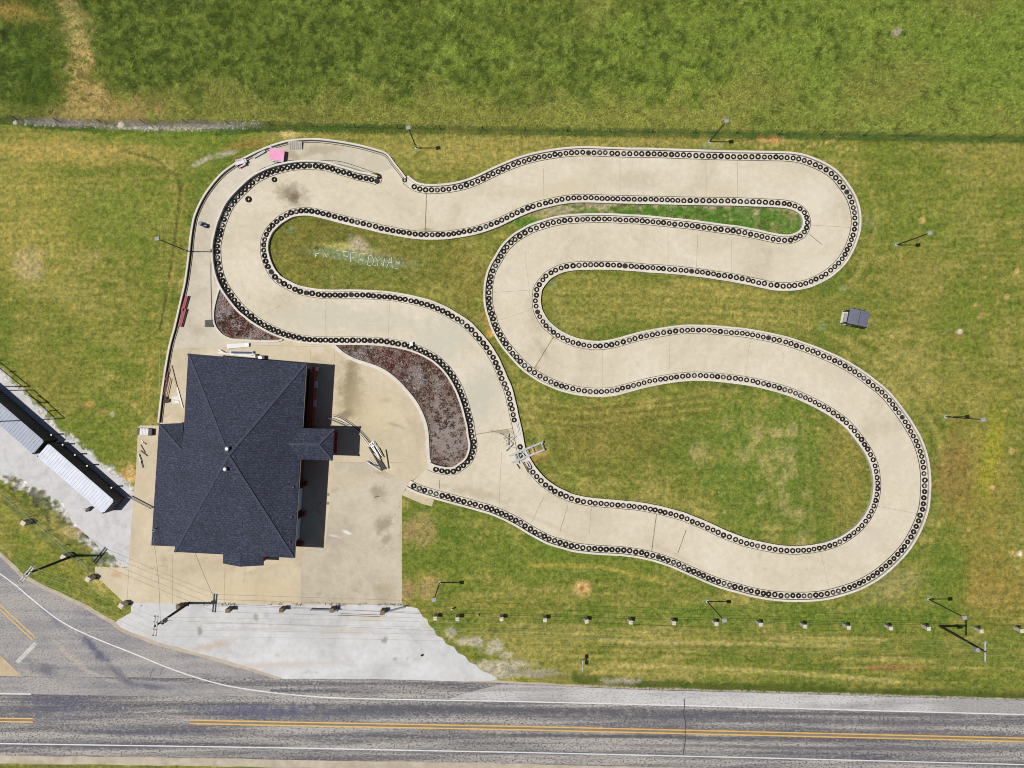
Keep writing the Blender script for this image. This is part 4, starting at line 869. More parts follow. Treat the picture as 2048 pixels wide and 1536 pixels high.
# high steel frame whose shadow falls over the container (stands mostly out of frame)
fz = 10.2; shx = fz/math.tan(SUN_EL)/S
fr = thing('lattice_tower', 'tall open steel lattice frame at the left edge that throws thin shadows on the lawn', 'tower', W(-70, 800))
b = MB()
def fp(x, y, z=fz): return W(x-z/math.tan(SUN_EL)/S, y, z)
for (q1, q2) in (((-30, 700), (60, 773)), ((-46, 700), (44, 772)), ((-90, 773), (60, 773)), ((68, 780), (130, 837)), ((52, 781), (112, 838)), ((8, 781), (68, 780)), ((12, 842), (130, 837)), ((-40, 800), (12, 842)), ((74, 806), (96, 805)), ((98, 822), (118, 820)), ((18, 744), (32, 743)), ((-10, 722), (6, 720)), ((56, 790), (84, 806)), ((100, 806), (74, 790)), ((-60, 825), (24, 825)), ((-40, 812), (30, 841))):
    b.tube(fp(*q1), fp(*q2), .07)
obj('lattice', b, M['black'], fr)
b = MB()
for x, y in ((-78, 770), (-78, 840)): b.tube(W(x-8, y, 0), W(x-8, y, fz), .15)
obj('post', b, M['black'], fr); b = MB(); b.tube(W(-86, 770, fz), fp(-30, 700), .08); b.tube(W(-86, 840, fz), fp(12, 842), .08); b.tube(W(-86, 840, fz), fp(-90, 773), .08); obj('outrigger', b, M['black'], fr)

# ------------------------------------------------------------------ lamp posts
M['lamp'] = simple('grey_lamp_housing', col(172, 172, 176), col(148, 148, 152), 3, .85, 0); M['pole'] = simple('dark_pole_metal', col(60, 56, 54), col(42, 40, 38), 3, .6, .2)
def lamp_post(p, h, label):
    r = thing('floodlight_pole', label, 'lamp', p, 'floodlight poles round the kart track')
    b = MB(); b.tube(p, p+Vector((0, 0, h)), .085, .06, 10); obj('pole', b, M['pole'], r)
    b = MB(); b.box(p+Vector((0, 0, .03)), (.32, .32, .06)); obj('footing', b, M['kerb'], r)
    b = MB(); b.box(p+Vector((0, 0, h+.12)), (.58, .50, .20), R(8)); b.tube(p+Vector((0, 0, h)), p+Vector((0, 0, h+.05)), .1); hd = obj('lamp_head', b, M['lamp'], r)
    b = MB(); b.box(p+Vector((0, 0, h-.01)), (.42, .36, .05), R(8)); obj('lens', b, M['glass'], hd)
    b = MB(); b.box(p+Vector((.09, 0, 1.3)), (.12, .2, .3)); obj('switch_box', b, M['white'], r)
    return r
lp = lamp_post(W(833, 296), 7.8, 'thin floodlight pole on the lawn under the field fence, above the pit exit')
for x, y, lab in ((1419, 283.5, 'thin floodlight pole between the field fence and the top straight of the track'), (1793, 490, 'thin floodlight pole on the lawn right of the upper right bend'), (1891, 833.5, 'thin floodlight pole farthest right on the lawn, right of the big lower bend'), (1857, 1198, 'thin floodlight pole below the big lower right bend, nearest to the utility pole'), (1414.5, 1203, 'thin floodlight pole between the lower straight and the row of short pillars, in the middle'), (880, 1165, 'thin floodlight pole on the lawn right of the parking yard')):
    dup(lp, W(x, y), lab)
dup(lp, W(378, 503.5), 'thin floodlight pole at the west curb of the pit lane').scale = (1, 1, 1.13)

# ------------------------------------------------------------------ pillars along the frontage
M['pill'] = simple('white_pillar_stone', col(226, 218, 202), col(196, 186, 168), 3, .85, bmp=.3); M['pillb'] = simple('brown_pillar_stone', col(142, 128, 104), col(112, 100, 80), 3, .9, bmp=.3)
def pillar(p, label, m, s=.60, h=1.45):
    r = thing('stone_pillar', label, 'pillar', p, 'short pillars along the road frontage')
    b = MB(); b.box(p+Vector((0, 0, h/2)), (s, s*.95, h)); obj('shaft', b, m, r)
    b = MB(); b.box(p+Vector((0, 0, h+.05)), (s+.08, s+.04, .10)); obj('cap', b, m, r)
    b = MB(); b.tube(p+Vector((0, 0, h*.7)), p+Vector((0, s/2+.08, h*.7)), .03); obj('cable_ring', b, M['rail'], r); return r
pts_white = [(48,1046,'by the side road, highest up on the grass verge at the left'),(128,1114,'beside the first utility pole on the left verge'),(177,1158,'at the lower tip of the left verge, beside the tan paving wedge'),(243,1211,'where the left verge meets the driveway'),
 (871,1236,'first on the lawn right of the driveway'),(915,1237.5,'second on the lawn right of the driveway, beside a white stake'),(1003,1237.5,'third on the lawn, right of the small white stake'),(1090,1239.5,'fourth on the lawn from the driveway'),(1173,1242,'fifth on the lawn, straight above the two-panel road sign'),(1261,1244,'sixth on the lawn from the driveway'),(1347.5,1245.5,'seventh on the lawn, left of the middle floodlight pole'),(1432,1247,'touching the head of the middle floodlight pole in the picture'),(1520.5,1248.5,'ninth on the lawn from the driveway'),(1609,1252,'tenth on the lawn from the driveway'),(1696.5,1254.5,'sixth from the right edge'),(1780.5,1256,'second to the left of the right-hand utility pole'),(1856,1256.5,'directly left of the foot of the right-hand utility pole'),(1961,1261.5,'right of the right-hand utility pole'),(2042,1261,'cut by the right edge of the picture')]
pr_ = None
for i, (x, y, lab) in enumerate(pts_white):
    p = A(x, y, 1.3); p.z = 0
    if pr_ is None: pr_ = pillar(p, 'short white pillar '+lab, M['pill'])
    else:
        d_ = dup(pr_, p, 'short white pillar '+lab, R(-35) if i < 4 else R((i*37 % 9)-4))
        if i >= 4: d_.scale = (.78, .82, 1)
pr_.rotation_euler = (0, 0, R(-35))
pb_ = None
for x, y, lab in ((357,1214,'under the leaning shadow of the second utility pole'),(456,1221,'at the top of the driveway, left of the others'),(563,1220.5,'at the middle of the top edge of the driveway'),(664,1220.5,'at the right end of the pipe gate frame'),(765,1224.5,'near the right end of the driveway, holding the open pipe gate')):
    p = A(x, y, 1.3); p.z = 0
    if pb_ is None: pb_ = pillar(p, 'short brown stone pillar '+lab, M['pillb'], .52, 1.4)
    else: dup(pb_, p, 'short brown stone pillar '+lab)
cb = MB(); allp = [A(x, y, 1.3) for x, y, _ in pts_white[4:]]
for p, q in zip(allp, allp[1:]):
    prev = None
    for i in range(9):
        t_ = i/8; c_ = p.lerp(q, t_); c_.z = .92-.16*4*t_*(1-t_); c_.y += .33
        if prev: cb.tube(prev, c_, .018, n=5)
        prev = c_
tag(obj('cable', cb, M['rail']), 'thin sagging cable strung along the white pillars on the lawn', 'cable')
cb = MB(); cb.tube(W(678, 1227, .7), W(762, 1230, .7), .03); tag(obj('chain', cb, M['rail']), 'thin chain across the driveway between the brown pillars at its right end', 'chain')
# pipe gates
def gate(p, q, label, h=1.0):
    p, q = Vector(p), Vector(q); r = thing('pipe_gate', label, 'gate', (p+q)/2, 'pipe gates at the driveway'); b = MB()
    for z in (.25, .6, h): b.tube(p+Vector((0, 0, z)), q+Vector((0, 0, z)), .04)
    obj('rails', b, M['steel'], r)
    for e in (p, q): b = MB(); b.tube(e, e+Vector((0, 0, h+.1)), .05); obj('post', b, M['rail'], r)
    return r
gate(W(625, 1216), W(678, 1218), 'short pipe gate frame at the driveway edge, left of the chain'); gate(W(764, 1224), W(812, 1211), 'open pipe gate swung up against the grass at the right end of the yard')

# ------------------------------------------------------------------ utility poles and wires
M['wood'] = simple('weathered_pole_wood', col(58, 52, 46), col(36, 32, 30), 3, .9); M['arm'] = simple('silvery_crossarm', col(214, 214, 216), col(176, 176, 180), 3, .7); M['wire'] = simple('aluminium_wire', col(170, 168, 150), col(150, 148, 132), 3, .5, .2)
def utility(base, h, armdir, arms, label, transf=None):
    r = thing('utility_pole', label, 'utility pole', base, 'utility poles along the road'); top = base+Vector((0, 0, h))
    b = MB(); b.tube(base, top, .19, .12, 12); obj('pole', b, M['wood'], r)
    ad_ = Vector(armdir).normalized(); pd_ = Vector((-ad_.y, ad_.x, 0)); heads = []
    for (dz, offp, ln) in arms:
        c_ = top+Vector((0, 0, dz))+pd_*offp; b = MB(); b.bar(c_-ad_*ln/2, c_+ad_*ln/2, .16, .14); a_ = obj('crossarm', b, M['arm'], r)
        b = MB()
        for s_ in (-.46, -.16, .2, .46): b.tube(c_+ad_*ln*s_+Vector((0, 0, .07)), c_+ad_*ln*s_+Vector((0, 0, .30)), .06, .035)
        obj('insulators', b, M['white'], a_); heads.append(c_)
    if transf:
        for tz, tx in transf:
            c_ = base+Vector((0, 0, tz))+Vector(tx); b = MB(); b.tube(c_, c_+Vector((0, 0, .9)), .28, n=14); t_ = obj('transformer', b, M['lamp'], r)
            b = MB(); b.tube(c_+Vector((0, 0, .9)), c_+Vector((0, 0, 1.15)), .05); obj('bushing', b, M['white'], t_)
    return r, top
b1, b2, b3 = W(148, 1111), W(378, 1206), W(1880, 1252)
_, u1 = utility(b1, 9.8, (.62, .78, 0), [(-.15, .16, 2.7), (-.15, -.16, 2.7)], 'leaning-looking dark utility pole with double crossarm on the left grass verge')
_, u2 = utility(b2, 9.6, (.1, 1, 0), [(-.15, .17, 2.6), (-.15, -.17, 2.6)], 'dark utility pole with double crossarm over the driveway', [(7.6, (.42, .1, 0))])
_, u3 = utility(b3, 9.6, (0, 1, 0), [(-.1, .0, 2.7)], 'utility pole with a single white crossarm and a transformer near the right edge', [(7.9, (-.45, -.12, 0))])
M_guy = MB(); M_guy.tube(b3+Vector((.2, -.1, 0)), u3+Vector((-.2, .2, -2.5)), .05); tag(obj('conduit', M_guy, M['rail']), 'dark conduit running up the utility pole near the right edge', 'conduit')
wires = []
def wire(p, q, sag, label, r_=.014):
    p, q = Vector(p), Vector(q); b = MB(); prev = None; n_ = 24
    for i in range(n_+1):
        t_ = i/n_; c_ = p.lerp(q, t_); c_.z -= sag*4*t_*(1-t_)
        if prev: b.tube(prev, c_, r_, n=5)
        prev = c_
    return tag(obj('power_line', b, M['wire']), label, 'wire', 'overhead power lines')
a1, a2 = Vector((.62, .78, 0)).normalized(), Vector((.1, 1, 0)).normalized()
names = ['lowest in the picture', 'second from the bottom', 'third from the bottom', 'uppermost']
for i, s_ in enumerate((-1.2, -.4, .5, 1.2)):
    up_ = Vector((0, 0, .15))
    wire(u1+a1*s_+up_, u2+a2*s_+up_, .5, 'overhead wire between first and second utility poles, '+names[i])
    wire(u2+a2*s_+up_, u3+Vector((0, s_, .2)), 1.6, 'long overhead wire crossing the front lawn, '+names[i])
    wire(u1+a1*s_+up_, u1+a1*s_+Vector((-40, 26, .15)), .8, 'overhead wire from the first pole to the left edge, '+names[i])
    wire(u3+Vector((0, s_, .2)), u3+Vector((45, s_-2.2, .2)), .8, 'overhead wire from the right-hand pole to the right edge, '+names[i])
wire(u2+Vector((.3, .4, -.8)), mast+Vector((0, 0, 1.1)), .5, 'dark service wire dropping from the driveway pole to the mast on the clubhouse roof', .025)
wire(u2+Vector((0, 0, -2.2)), W(775, 1211, 4.5)+Vector((40, -3, 1.5)), .5, 'thick lower cable strung from the driveway pole above the top of the driveway', .022)

# ------------------------------------------------------------------ road sign
sg = thing('road_sign', 'road sign with two square panels side by side on the verge, seen edge on', 'sign', W(1161, 1319))
p = W(1161, 1319); b = MB(); b.tube(p, p+Vector((0, 0, 2.5)), .045); obj('post', b, M['steel'], sg)
for s_ in (-1, 1): b = MB(); b.box(p+Vector((.07, s_*.42, 2.1)), (.03, .62, 1.25)); b.box(p+Vector((.04, s_*.42, 2.1)), (.03, .2, .06)); obj('sign_panel', b, M['white'], sg)
b = MB(); b.bar(p+Vector((.03, -.7, 2.1)), p+Vector((.03, .7, 2.1)), .05); obj('bracket', b, M['steel'], sg)

# ------------------------------------------------------------------ small shelter
M['slate'] = simple('slate_blue_roofing', col(112, 116, 136), col(92, 96, 116), 3, .7, bmp=.3, stretch=(1, 4, 1))
sh = thing('shelter', 'small open shelter with a slate blue roof standing alone on the right lawn', 'shelter', W(1696, 637))
rz_ = R(-12); ux, uy = Vector((math.cos(rz_), math.sin(rz_), 0)), Vector((-math.sin(rz_), math.cos(rz_), 0)); c0 = W(1693, 637)
b = MB(); b.box(c0+Vector((.15, 0, .06)), (1.9, 1.9, .12), rz_); obj('pad', b, M['base'], sh)
for i, (sx_, sy_) in enumerate(((-.7, -.85), (-.7, .85), (.9, -.85), (.9, .85))):
    b = MB(); q = c0+ux*sx_+uy*sy_; b.box(q+Vector((0, 0, 1.15)), (.12, .12, 2.2), rz_); obj('post', b, M['black'], sh)
b = MB(); rp = []
RC = lambda u, v, z: c0+ux*u+uy*v+Vector((0, 0, z))
n_ = 6
for i in range(n_):
    u0, u1_ = -.85+i*(2.75/n_), -.85+(i+1)*(2.75/n_); z0, z1 = 2.45+.12*math.sin(i/n_*math.pi), 2.45+.12*math.sin((i+1)/n_*math.pi)
    b.slab([RC(u0, -1.05, z0), RC(u1_, -1.05, z1), RC(u1_, 1.05, z1), RC(u0, 1.05, z0)], .07)
o = obj('roof', b, M['slate'], sh); fixn(o)
b = MB(); b.bar(RC(-.85, -1.12, 2.35), RC(1.9, -1.12, 2.35), .1, .3); b.bar(RC(-.4, 1.1, 2.40), RC(1.2, 1.1, 2.40), .08, .25); b.bar(RC(.55, -1.0, 2.63), RC(.55, 1.0, 2.63), .03, .03); obj('fascia', b, M['black'], sh)
b = MB(); b.box(RC(-.35, 0, .45), (.5, 1.2, .08), rz_); b.box(RC(-.35, .45, .22), (.4, .08, .42), rz_); b.box(RC(-.35, -.45, .22), (.4, .08, .42), rz_); obj('bench', b, M['lamp'], sh)

# ------------------------------------------------------------------ lattice gantry and odds and ends by the track
gn = thing('lattice_gantry', 'galvanised ladder-like gantry lying across the curb and tires above the lower straight', 'gantry', W(1052, 904))
def gp_(x, y, z=.75): return A(x, y, z)
for (p, q) in (((1017.5, 912), (1086, 884)), ((1022.5, 926), (1089, 899))):
    b = MB(); b.bar(gp_(*p), gp_(*q), .26, .14); obj('side_rail', b, M['steel'], gn)
for (p, q) in (((1053, 898), (1059, 913)), ((1063, 894), (1068, 908)), ((1082, 885), (1087, 899)), ((1028, 908), (1033, 922)), ((1034, 905.5), (1038, 919))):
    b = MB(); b.bar(gp_(*p, .72), gp_(*q, .72), .09, .08); obj('rung', b, M['steel'], gn)
for p in ((1018, 912), (1023, 926), (1086, 884), (1089, 899)):
    b = MB(); q = gp_(*p); b.bar(Vector((q.x, q.y, 0)), q, .1); obj('foot', b, M['steel'], gn)
def loose(name, segs, label, cat, m, z=.08, w=.1, h=.08):
    """one thing made of several straight members lying together"""
    r = MB()
    for (x1, y1, x2, y2, *zz_) in segs:
        za = zz_[0] if zz_ else z; r.bar(W(x1, y1, za), W(x2, y2, za), w, h)
    return tag(obj(name, r, m, loc=tuple(W(segs[0][0], segs[0][1], 0))), label, cat)
M['alu'] = simple('bare_aluminium', col(206, 208, 214), col(176, 178, 186), 3, .4, .3)
loose('guard_rail', [(1031.5, 847, 1039.5, 876, .5), (1034.5, 846, 1042, 877, .5), (1031, 850, 1036, 849, .45), (1037, 872, 1042, 871, .45)], 'pair of bright aluminium rails laid along the curb above the gantry', 'rail', M['alu'], w=.12)
for i, (x1, y1, x2, y2) in enumerate(((1040, 899, 1050, 913), (1044, 897, 1054, 911))): pass
loose('guard_rail', [(1040, 899, 1049, 912, .5), (1045, 898, 1054, 911, .5), (1043, 905, 1049, 903, .5)], 'short bright aluminium rail frame under the gantry on the tire row', 'rail', M['alu'], w=.16)
loose('guard_rail', [(1052, 924, 1057, 934, .45), (1056, 923, 1061, 932, .45), (1052, 924, 1056, 923, .45)], 'short white rail bracket just below the gantry on the tire row', 'rail', M['alu'], w=.14)
loose('pipe', [(1031, 908, 1038, 927, .4)], 'leaning grey pipe beside the left end of the gantry', 'pipe', M['steel'], w=.14)
loose('board', [(1034, 928, 1040, 937, .06)], 'short dark board on the concrete below the left end of the gantry', 'board', M['black'], w=.2)
loose('board', [(1046, 925, 1056, 945, .12), (1048, 924, 1058, 944, .12)], 'two brown planks leaning side by side on the track edge below the gantry', 'plank', simple('brown_plank', col(120, 92, 74), col(90, 66, 52), 3))
loose('board', [(1018.5, 867, 1017.8, 890, .08)], 'black bar lying upright on the concrete left of the aluminium rails', 'bar', M['black'], w=.18)
loose('board', [(1027, 888, 1013, 902, .08)], 'dark bar lying diagonally left of the gantry', 'bar', M['black'], w=.14)
loose('trestle', [(997, 866, 1026, 877, .5), (1004, 868, 1027, 888, .3), (1020, 882, 1032, 872, .45), (1014, 880, 1027, 886, .2), (1014, 894, 1036, 895, .4)], 'thin white sticks of a collapsed trestle left of the aluminium rails', 'trestle', M['arm'], w=.05, h=.05)
tw = MB(); rr = random.Random(4)
for i in range(30):
    x, y = 1006+rr.random()*22, 872+rr.random()*18; a_ = rr.random()*6.28; tw.bar(W(x, y, .1), W(x+math.cos(a_)*4, y+math.sin(a_)*3, .2+rr.random()*.3), .02)
tag(obj('twigs', tw, simple('dry_twig', col(150, 112, 90), col(110, 80, 62), 3)), 'loose reddish twigs on the concrete left of the gantry', 'twigs', kind='stuff')
# posts and poles heap by the yard
cream = simple('cream_pole', col(226, 212, 170), col(200, 186, 146), 2)
loose('pole', [(770.5, 899, 776.5, 937, .35)], 'cream pole leaning steeply at the right side of the heap beside the clubhouse', 'pole', cream, w=.16, h=.14)
loose('pole', [(749, 906, 762, 920, .35)], 'short cream pole in the middle of the heap beside the clubhouse', 'pole', cream, w=.15)
loose('pole', [(757, 895, 767, 914, .4)], 'cream pole with dark tip on top of the heap beside the clubhouse', 'pole', cream, w=.17)
loose('pole', [(744, 886, 760, 915, .55)], 'bright white tube along the heap beside the clubhouse', 'pole', M['white'], w=.2, h=.14)
loose('beam', [(741, 890, 768, 939, .2), (738, 893, 765, 941, .15), (746, 896, 772, 938, .25)], 'bundle of black beams lying on the yard, lower right of the clubhouse porch', 'beam', M['black'], w=.16, h=.15)
loose('beam', [(736, 921, 765, 941, .3), (734, 922, 748, 930, .35), (741, 925, 757, 932, .3)], 'grey bar with black hook lying left of the bundle of beams', 'bar', M['black'], w=.07)
loose('bar', [(733, 923, 764, 944, .1), (740, 920, 768, 942, .1)], 'two light grey bars lying left of the bundle of black beams', 'bar', M['steel'], w=.09)
loose('pipe', [(740, 888, 748, 882, .6), (744, 892, 752, 888, .6), (741, 889, 757, 910, .6), (748, 884, 765, 911, .6)], 'chrome pipe frame on top of the heap beside the clubhouse', 'frame', M['alu'], w=.08)
loose('rail', [(656, 834, 696, 850, .8), (660, 838, 694, 852, .4)], 'dark double handrail running out from the clubhouse shadow', 'handrail', M['black'], w=.08)
loose('rail', [(696, 850, 722, 870, .3), (722, 870, 740, 893, .3)], 'grey curved rail between the clubhouse porch and the heap of beams', 'handrail', M['steel'], w=.06)
# things in the pit lane
M['pink'] = simple('faded_pink_tarp', col(238, 160, 202), col(224, 140, 184), .9, .6)
r = thing('pink_table', 'faded pink square tabletop with a grey frame beside the pit lane curb', 'table', A(554, 308.5, 0))
b = MB(); b.slab([A(539.5, 296.5, .8), A(538, 318.5, .8), A(567, 322.5, .8), A(569.5, 300, .8)], .05); o = obj('tabletop', b, M['pink'], r); fixn(o)
b = MB(); b.bar(A(536, 294.5, .74), A(556, 298.5, .74), .1); b.bar(A(538, 320, .74), A(567, 324, .74), .1)
obj('frame', b, M['steel'], r)
for x, y in ((541, 299), (540, 316), (566, 321), (567, 302)): b = MB(); q = A(x, y, .7); b.bar(Vector((q.x, q.y, 0)), q, .08); obj('leg', b, M['steel'], r)
r = thing('wooden_pallet', 'grey weathered slatted pallet leaning on the pit lane curb, right of the pink table', 'pallet', W(590, 291)); b = MB()
for i in range(7): x_ = 578.5+i*3.9; b.slab([W(x_, 284, .42), W(x_, 298.5, .25), W(x_+3.3, 299, .25), W(x_+3.3, 284.5, .42)], .04)
gw = simple('weathered_grey_wood', col(196, 190, 176), col(164, 158, 146), 3); o = obj('slats', b, gw, r); fixn(o)
b = MB(); b.bar(W(578, 286, .32), W(605, 287, .32), .12, .1); b.bar(W(578, 296, .18), W(605, 297, .18), .12, .1); obj('stringers', b, gw, r)
r = thing('broken_bench', 'broken pink and grey bench overturned against the pit lane curb', 'bench', W(484, 325)); b = MB(); b.bar(A(471, 321, .6), A(487, 317.5, .6), .22, .06); b.bar(A(478, 335, .4), A(490, 328, .4), .2, .06); obj('seat', b, M['pink'], r)
b = MB(); b.bar(A(470, 328, .5), A(493, 321, .5), .5, .08); b.bar(A(484, 316, .6), A(490, 329, .6), .25, .08); obj('backrest', b, M['steel'], r); b = MB(); b.bar(A(476, 336, .3), A(484, 328, .3), .1); b.bar(A(488, 330, .3), A(497, 322, .3), .1); obj('leg', b, M['black'], r)
loose('board', [(508, 315, 531, 302, .3), (509, 317, 532, 304, .3)], 'long grey plank leaning along the curb between the broken bench and the pink table', 'plank', M['steel'], w=.12)
loose('pipe', [(532, 334, 562, 322, .1), (561, 322, 566, 325, .1)], 'thin grey pipe on the curb below the pink table', 'pipe', M['steel'], w=.07)
M['blue'] = simple('navy_blue_plastic', col(44, 50, 110), col(30, 36, 84), 2, .4)
r = thing('blue_barrel', 'navy blue barrel standing in the pit lane next to its west curb', 'barrel', W(405.5, 449)); b = MB(); p = W(405.5, 449)
b.tube(p, p+Vector((0, 0, .3)), .27, .31, 16); b.tube(p+Vector((0, 0, .3)), p+Vector((0, 0, .6)), .31, .31, 16); b.tube(p+Vector((0, 0, .6)), p+Vector((0, 0, .88)), .31, .27, 16); obj('body', b, M['blue'], r)
b = MB(); b.tube(p+Vector((0, 0, .88)), p+Vector((0, 0, .93)), .25, .24, 16); obj('lid', b, M['blue'], r)
r = thing('blue_barrel', 'navy blue barrel lying right next to the standing one in the pit lane', 'barrel', W(413, 452)); p = W(411, 452); b = MB(); b.tube(p+Vector((0, 0, .3)), p+Vector((.4, -.05, .3)), .3, .3, 16); obj('body', b, M['blue'], r)
M['redb'] = simple('faded_red_paint', col(190, 92, 100), col(160, 72, 80), 3)
for (x1, y1, x2, y2, dx, lab) in ((375, 592, 366, 622, 0, 'upper faded red bench along the west curb of the pit lane'), (371, 618, 361, 654, 0, 'lower faded red bench along the west curb of the pit lane')):
    r = thing('red_bench', lab, 'bench', W((x1+x2)/2, (y1+y2)/2), 'faded red benches in the pit lane')
    for k_, o_ in ((0, 0), (1, 3.2)):
        b = MB(); b.bar(W(x1+o_, y1, .45), W(x2+o_, y2, .45), .19, .05); obj('seat_plank', b, M['redb'], r)
    for f_ in (.12, .88):
        b = MB(); c_ = W(x1+(x2-x1)*f_+1.6, y1+(y2-y1)*f_, .21); b.box(c_, (.4, .08, .40)); obj('leg', b, M['black'], r)
r = thing('black_pallet', 'square black plastic pallet in the pit lane beside the small mulch bed', 'pallet', W(419.5, 647)); b = MB()
for i in range(6): b.bar(W(411.5, 641.5+i*2.4, .3), W(427.5, 640.5+i*2.4, .3), .145, .05)
obj('slats', b, M['black'], r); b = MB()
for x_ in (413.5, 420, 426.5): b.bar(W(x_, 641, .2), W(x_, 654, .2), .16, .14)
obj('stringers', b, M['black'], r)
# north side of the building
r = thing('white_box', 'long white box lying on the yard north of the clubhouse', 'box', W(477, 692)); b = MB(); b.prism([W(456, 689.5), W(499, 686.5), W(499.5, 693.5), W(456.5, 697.5)], 0, .35); obj('body', b, M['white'], r)
b = MB(); b.prism([W(455.8, 689), W(499.4, 686), W(499.9, 690), W(456, 693.5)], .352, .40); obj('lid', b, M['white'], r)
r = thing('blue_chest', 'long slate blue chest with white rim against the north wall of the clubhouse', 'chest', W(486, 706)); b = MB(); b.prism([W(464, 702), W(508, 702.5), W(508, 710), W(464, 709)], 0, .6); obj('body', b, M['white'], r)
b = MB(); b.prism([W(465.5, 703), W(507, 703.5), W(507, 708), W(465.5, 707.5)], .602, .64); obj('lid', b, simple('slate_blue_lid', col(70, 86, 120), col(56, 70, 100), 2), r)
loose('pipe', [(440, 705.5, 512, 713.5, .8), (440, 700, 454, 708, .4), (503, 710, 514, 709, .9), (514, 709, 514, 715, .9)], 'white pipe with elbow along the north wall of the clubhouse', 'pipe', M['white'], w=.2, h=.12)
r = thing('air_conditioner', 'dark air conditioner unit against the north wall of the clubhouse', 'air conditioner', W(524, 715)); b = MB(); b.box(W(524, 716, .4), (1.2, .7, .8)); obj('body', b, M['black'], r); b = MB(); b.tube(W(524, 716, .8), W(524, 716, .84), .28, n=14); obj('fan_grille', b, M['steel'], r)
# west side
r = thing('utility_box', 'white ribbed cover with black ends on the concrete west of the clubhouse', 'box', W(294, 863)); b = MB(); b.box(W(294, 863, .35), (2.0, .95, .7), R(-4)); obj('body', b, M['black'], r)
for i in range(6): b = MB(); b.box(W(286.5+i*2.9, 862.5+i*.1, .74), (.17, .95, .08), R(-4)); o = obj('slat', b, M['white'], r)
for i, (x1, y1, x2, y2, w_, m_, lab) in enumerate(((283, 880, 291, 889, .12, 'white', 'short white bar with black knob lying below the ribbed cover'), (282, 889, 291, 905, .1, 'black', 'thin black bar lying left in the strip west of the clubhouse'), (282, 901, 296, 912, .16, 'black', 'black bar lying crosswise in the strip west of the clubhouse'), (279, 908, 285, 925, .18, 'black', 'black bar beside the white one west of the clubhouse'), (277.5, 907, 282, 924, .14, 'white', 'white bar lying against the left edge of the strip west of the clubhouse'), (283, 922, 287, 935, .18, 'black', 'lowest black bar in the strip west of the clubhouse'), (287, 885, 294, 888, .12, 'black', 'small black bracket right of the white bar west of the clubhouse'))):
    loose('bar', [(x1, y1, x2, y2)], lab, 'bar', M[m_], w=w_)
timber = simple('weathered_timber', col(206, 190, 160), col(170, 152, 122), 2)
loose('board', [(343, 731, 354, 774, .15)], 'long bare timber lying diagonally between curb and clubhouse', 'timber', timber, w=.2)
loose('board', [(355, 775, 366, 815, .15)], 'white board lying beside the west eave of the clubhouse', 'board', M['white'], w=.2)
loose('pipe', [(340, 755, 331, 798, .3), (343, 757, 334, 800, .3), (337, 752, 329, 790, .3), (341, 736, 333, 760, .3)], 'bundle of rusty pipes against the west curb beside the clubhouse', 'pipe', simple('rusty_pipe', col(150, 104, 84), col(96, 66, 56), 2), w=.09)
loose('brick_pile', [(330, 799, 334, 799, .2), (328, 803, 333, 804, .15), (333, 804, 340, 802, .15), (331, 796, 336, 795, .3), (335, 799, 341, 800, .1)], 'small dark heap of scrap metal at the lower end of the rusty pipes', 'scrap', simple('dark_scrap', col(80, 60, 52), col(44, 36, 34), 3), w=.3, h=.25)
r = thing('slatted_panel', 'white slatted panel lying on the concrete between scrap heap and clubhouse', 'panel', W(352.5, 800)); 
for i in range(5): b = MB(); b.bar(W(345.5, 794.5+i*2.9, .08), W(359.5, 793.5+i*2.9, .08), .15, .06); obj('slat', b, M['white'], r)
b = MB(); b.bar(W(348, 794, .04), W(348, 807, .04), .08); b.bar(W(357, 793, .04), W(357, 806, .04), .08); obj('batten', b, timber, r)
# lamp on the container, posts behind it
r = thing('wall_lamp', 'small black box lamp on a white arm in front of the white container', 'lamp', W(186, 1012)); b = MB(); b.bar(W(190, 1007, 2.4), W(184, 1012, 2.4), .06); obj('arm', b, M['white'], r)
b = MB(); b.bar(W(176, 1021, .35), W(184, 1014, .35), .32, .5); obj('lamp_head', b, M['black'], r); b = MB(); b.bar(W(184, 1012, 2.4), W(182, 1015, .5), .05); obj('stem', b, M['white'], r)
fnp = None
for i, (x, y) in enumerate(((117.5, 868), (140, 887.5), (164, 907.5), (188, 929), (236, 972))):
    lab = 'short pale fence post behind the containers, '+['farthest up the slope', 'second down', 'third down', 'fourth down', 'last one, nearest to the yard'][i]
    p = W(x, y)
    if fnp is None:
        fnp = thing('short_post', lab, 'post', p, 'short posts behind the containers'); b = MB(); b.tube(p, p+Vector((0, 0, 1.6)), .10, n=8); obj('shaft', b, M['pole'], fnp); b = MB(); b.tube(p+Vector((0, 0, 1.6)), p+Vector((0, 0, 1.66)), .12, n=8); obj('cap', b, M['white'], fnp)
    else: dup(fnp, p, lab)
# pipe gate between containers and clubhouse
gate(W(262, 992), W(306, 1015), 'low black pipe railing from the container corner to the clubhouse wall', .8)
# chain link fence along the left verge
def fence(name, pts, h, label, np_, rail_m, post_m, wires_z, rr_=.03, pr=.04):
    L = resample(pts, 3); r = thing(name, label, 'fence', W(*L[len(L)//2]))
    Q = resample(pts, np_)
    for p in Q: b = MB(); q = W(*p); b.tube(q, q+Vector((0, 0, h)), pr, n=6); obj('post', b, post_m, r)
    for z in wires_z:
        b = MB(); Lr = resample(pts, 40); b.path([W(*p, z) for p in Lr], rr_, 5); obj('wire' if z < h-.05 else 'top_rail', b, rail_m, r)
    return r
fence('chain_fence', [(-60, 915), (0, 975), (45, 1012), (90, 1050), (150, 1105), (190, 1140), (190, 1150)], 1.3, 'pale rail fence along the left grass verge beside the gravel', 42, M['arm'], M['steel'], (.7, 1.3), .014)
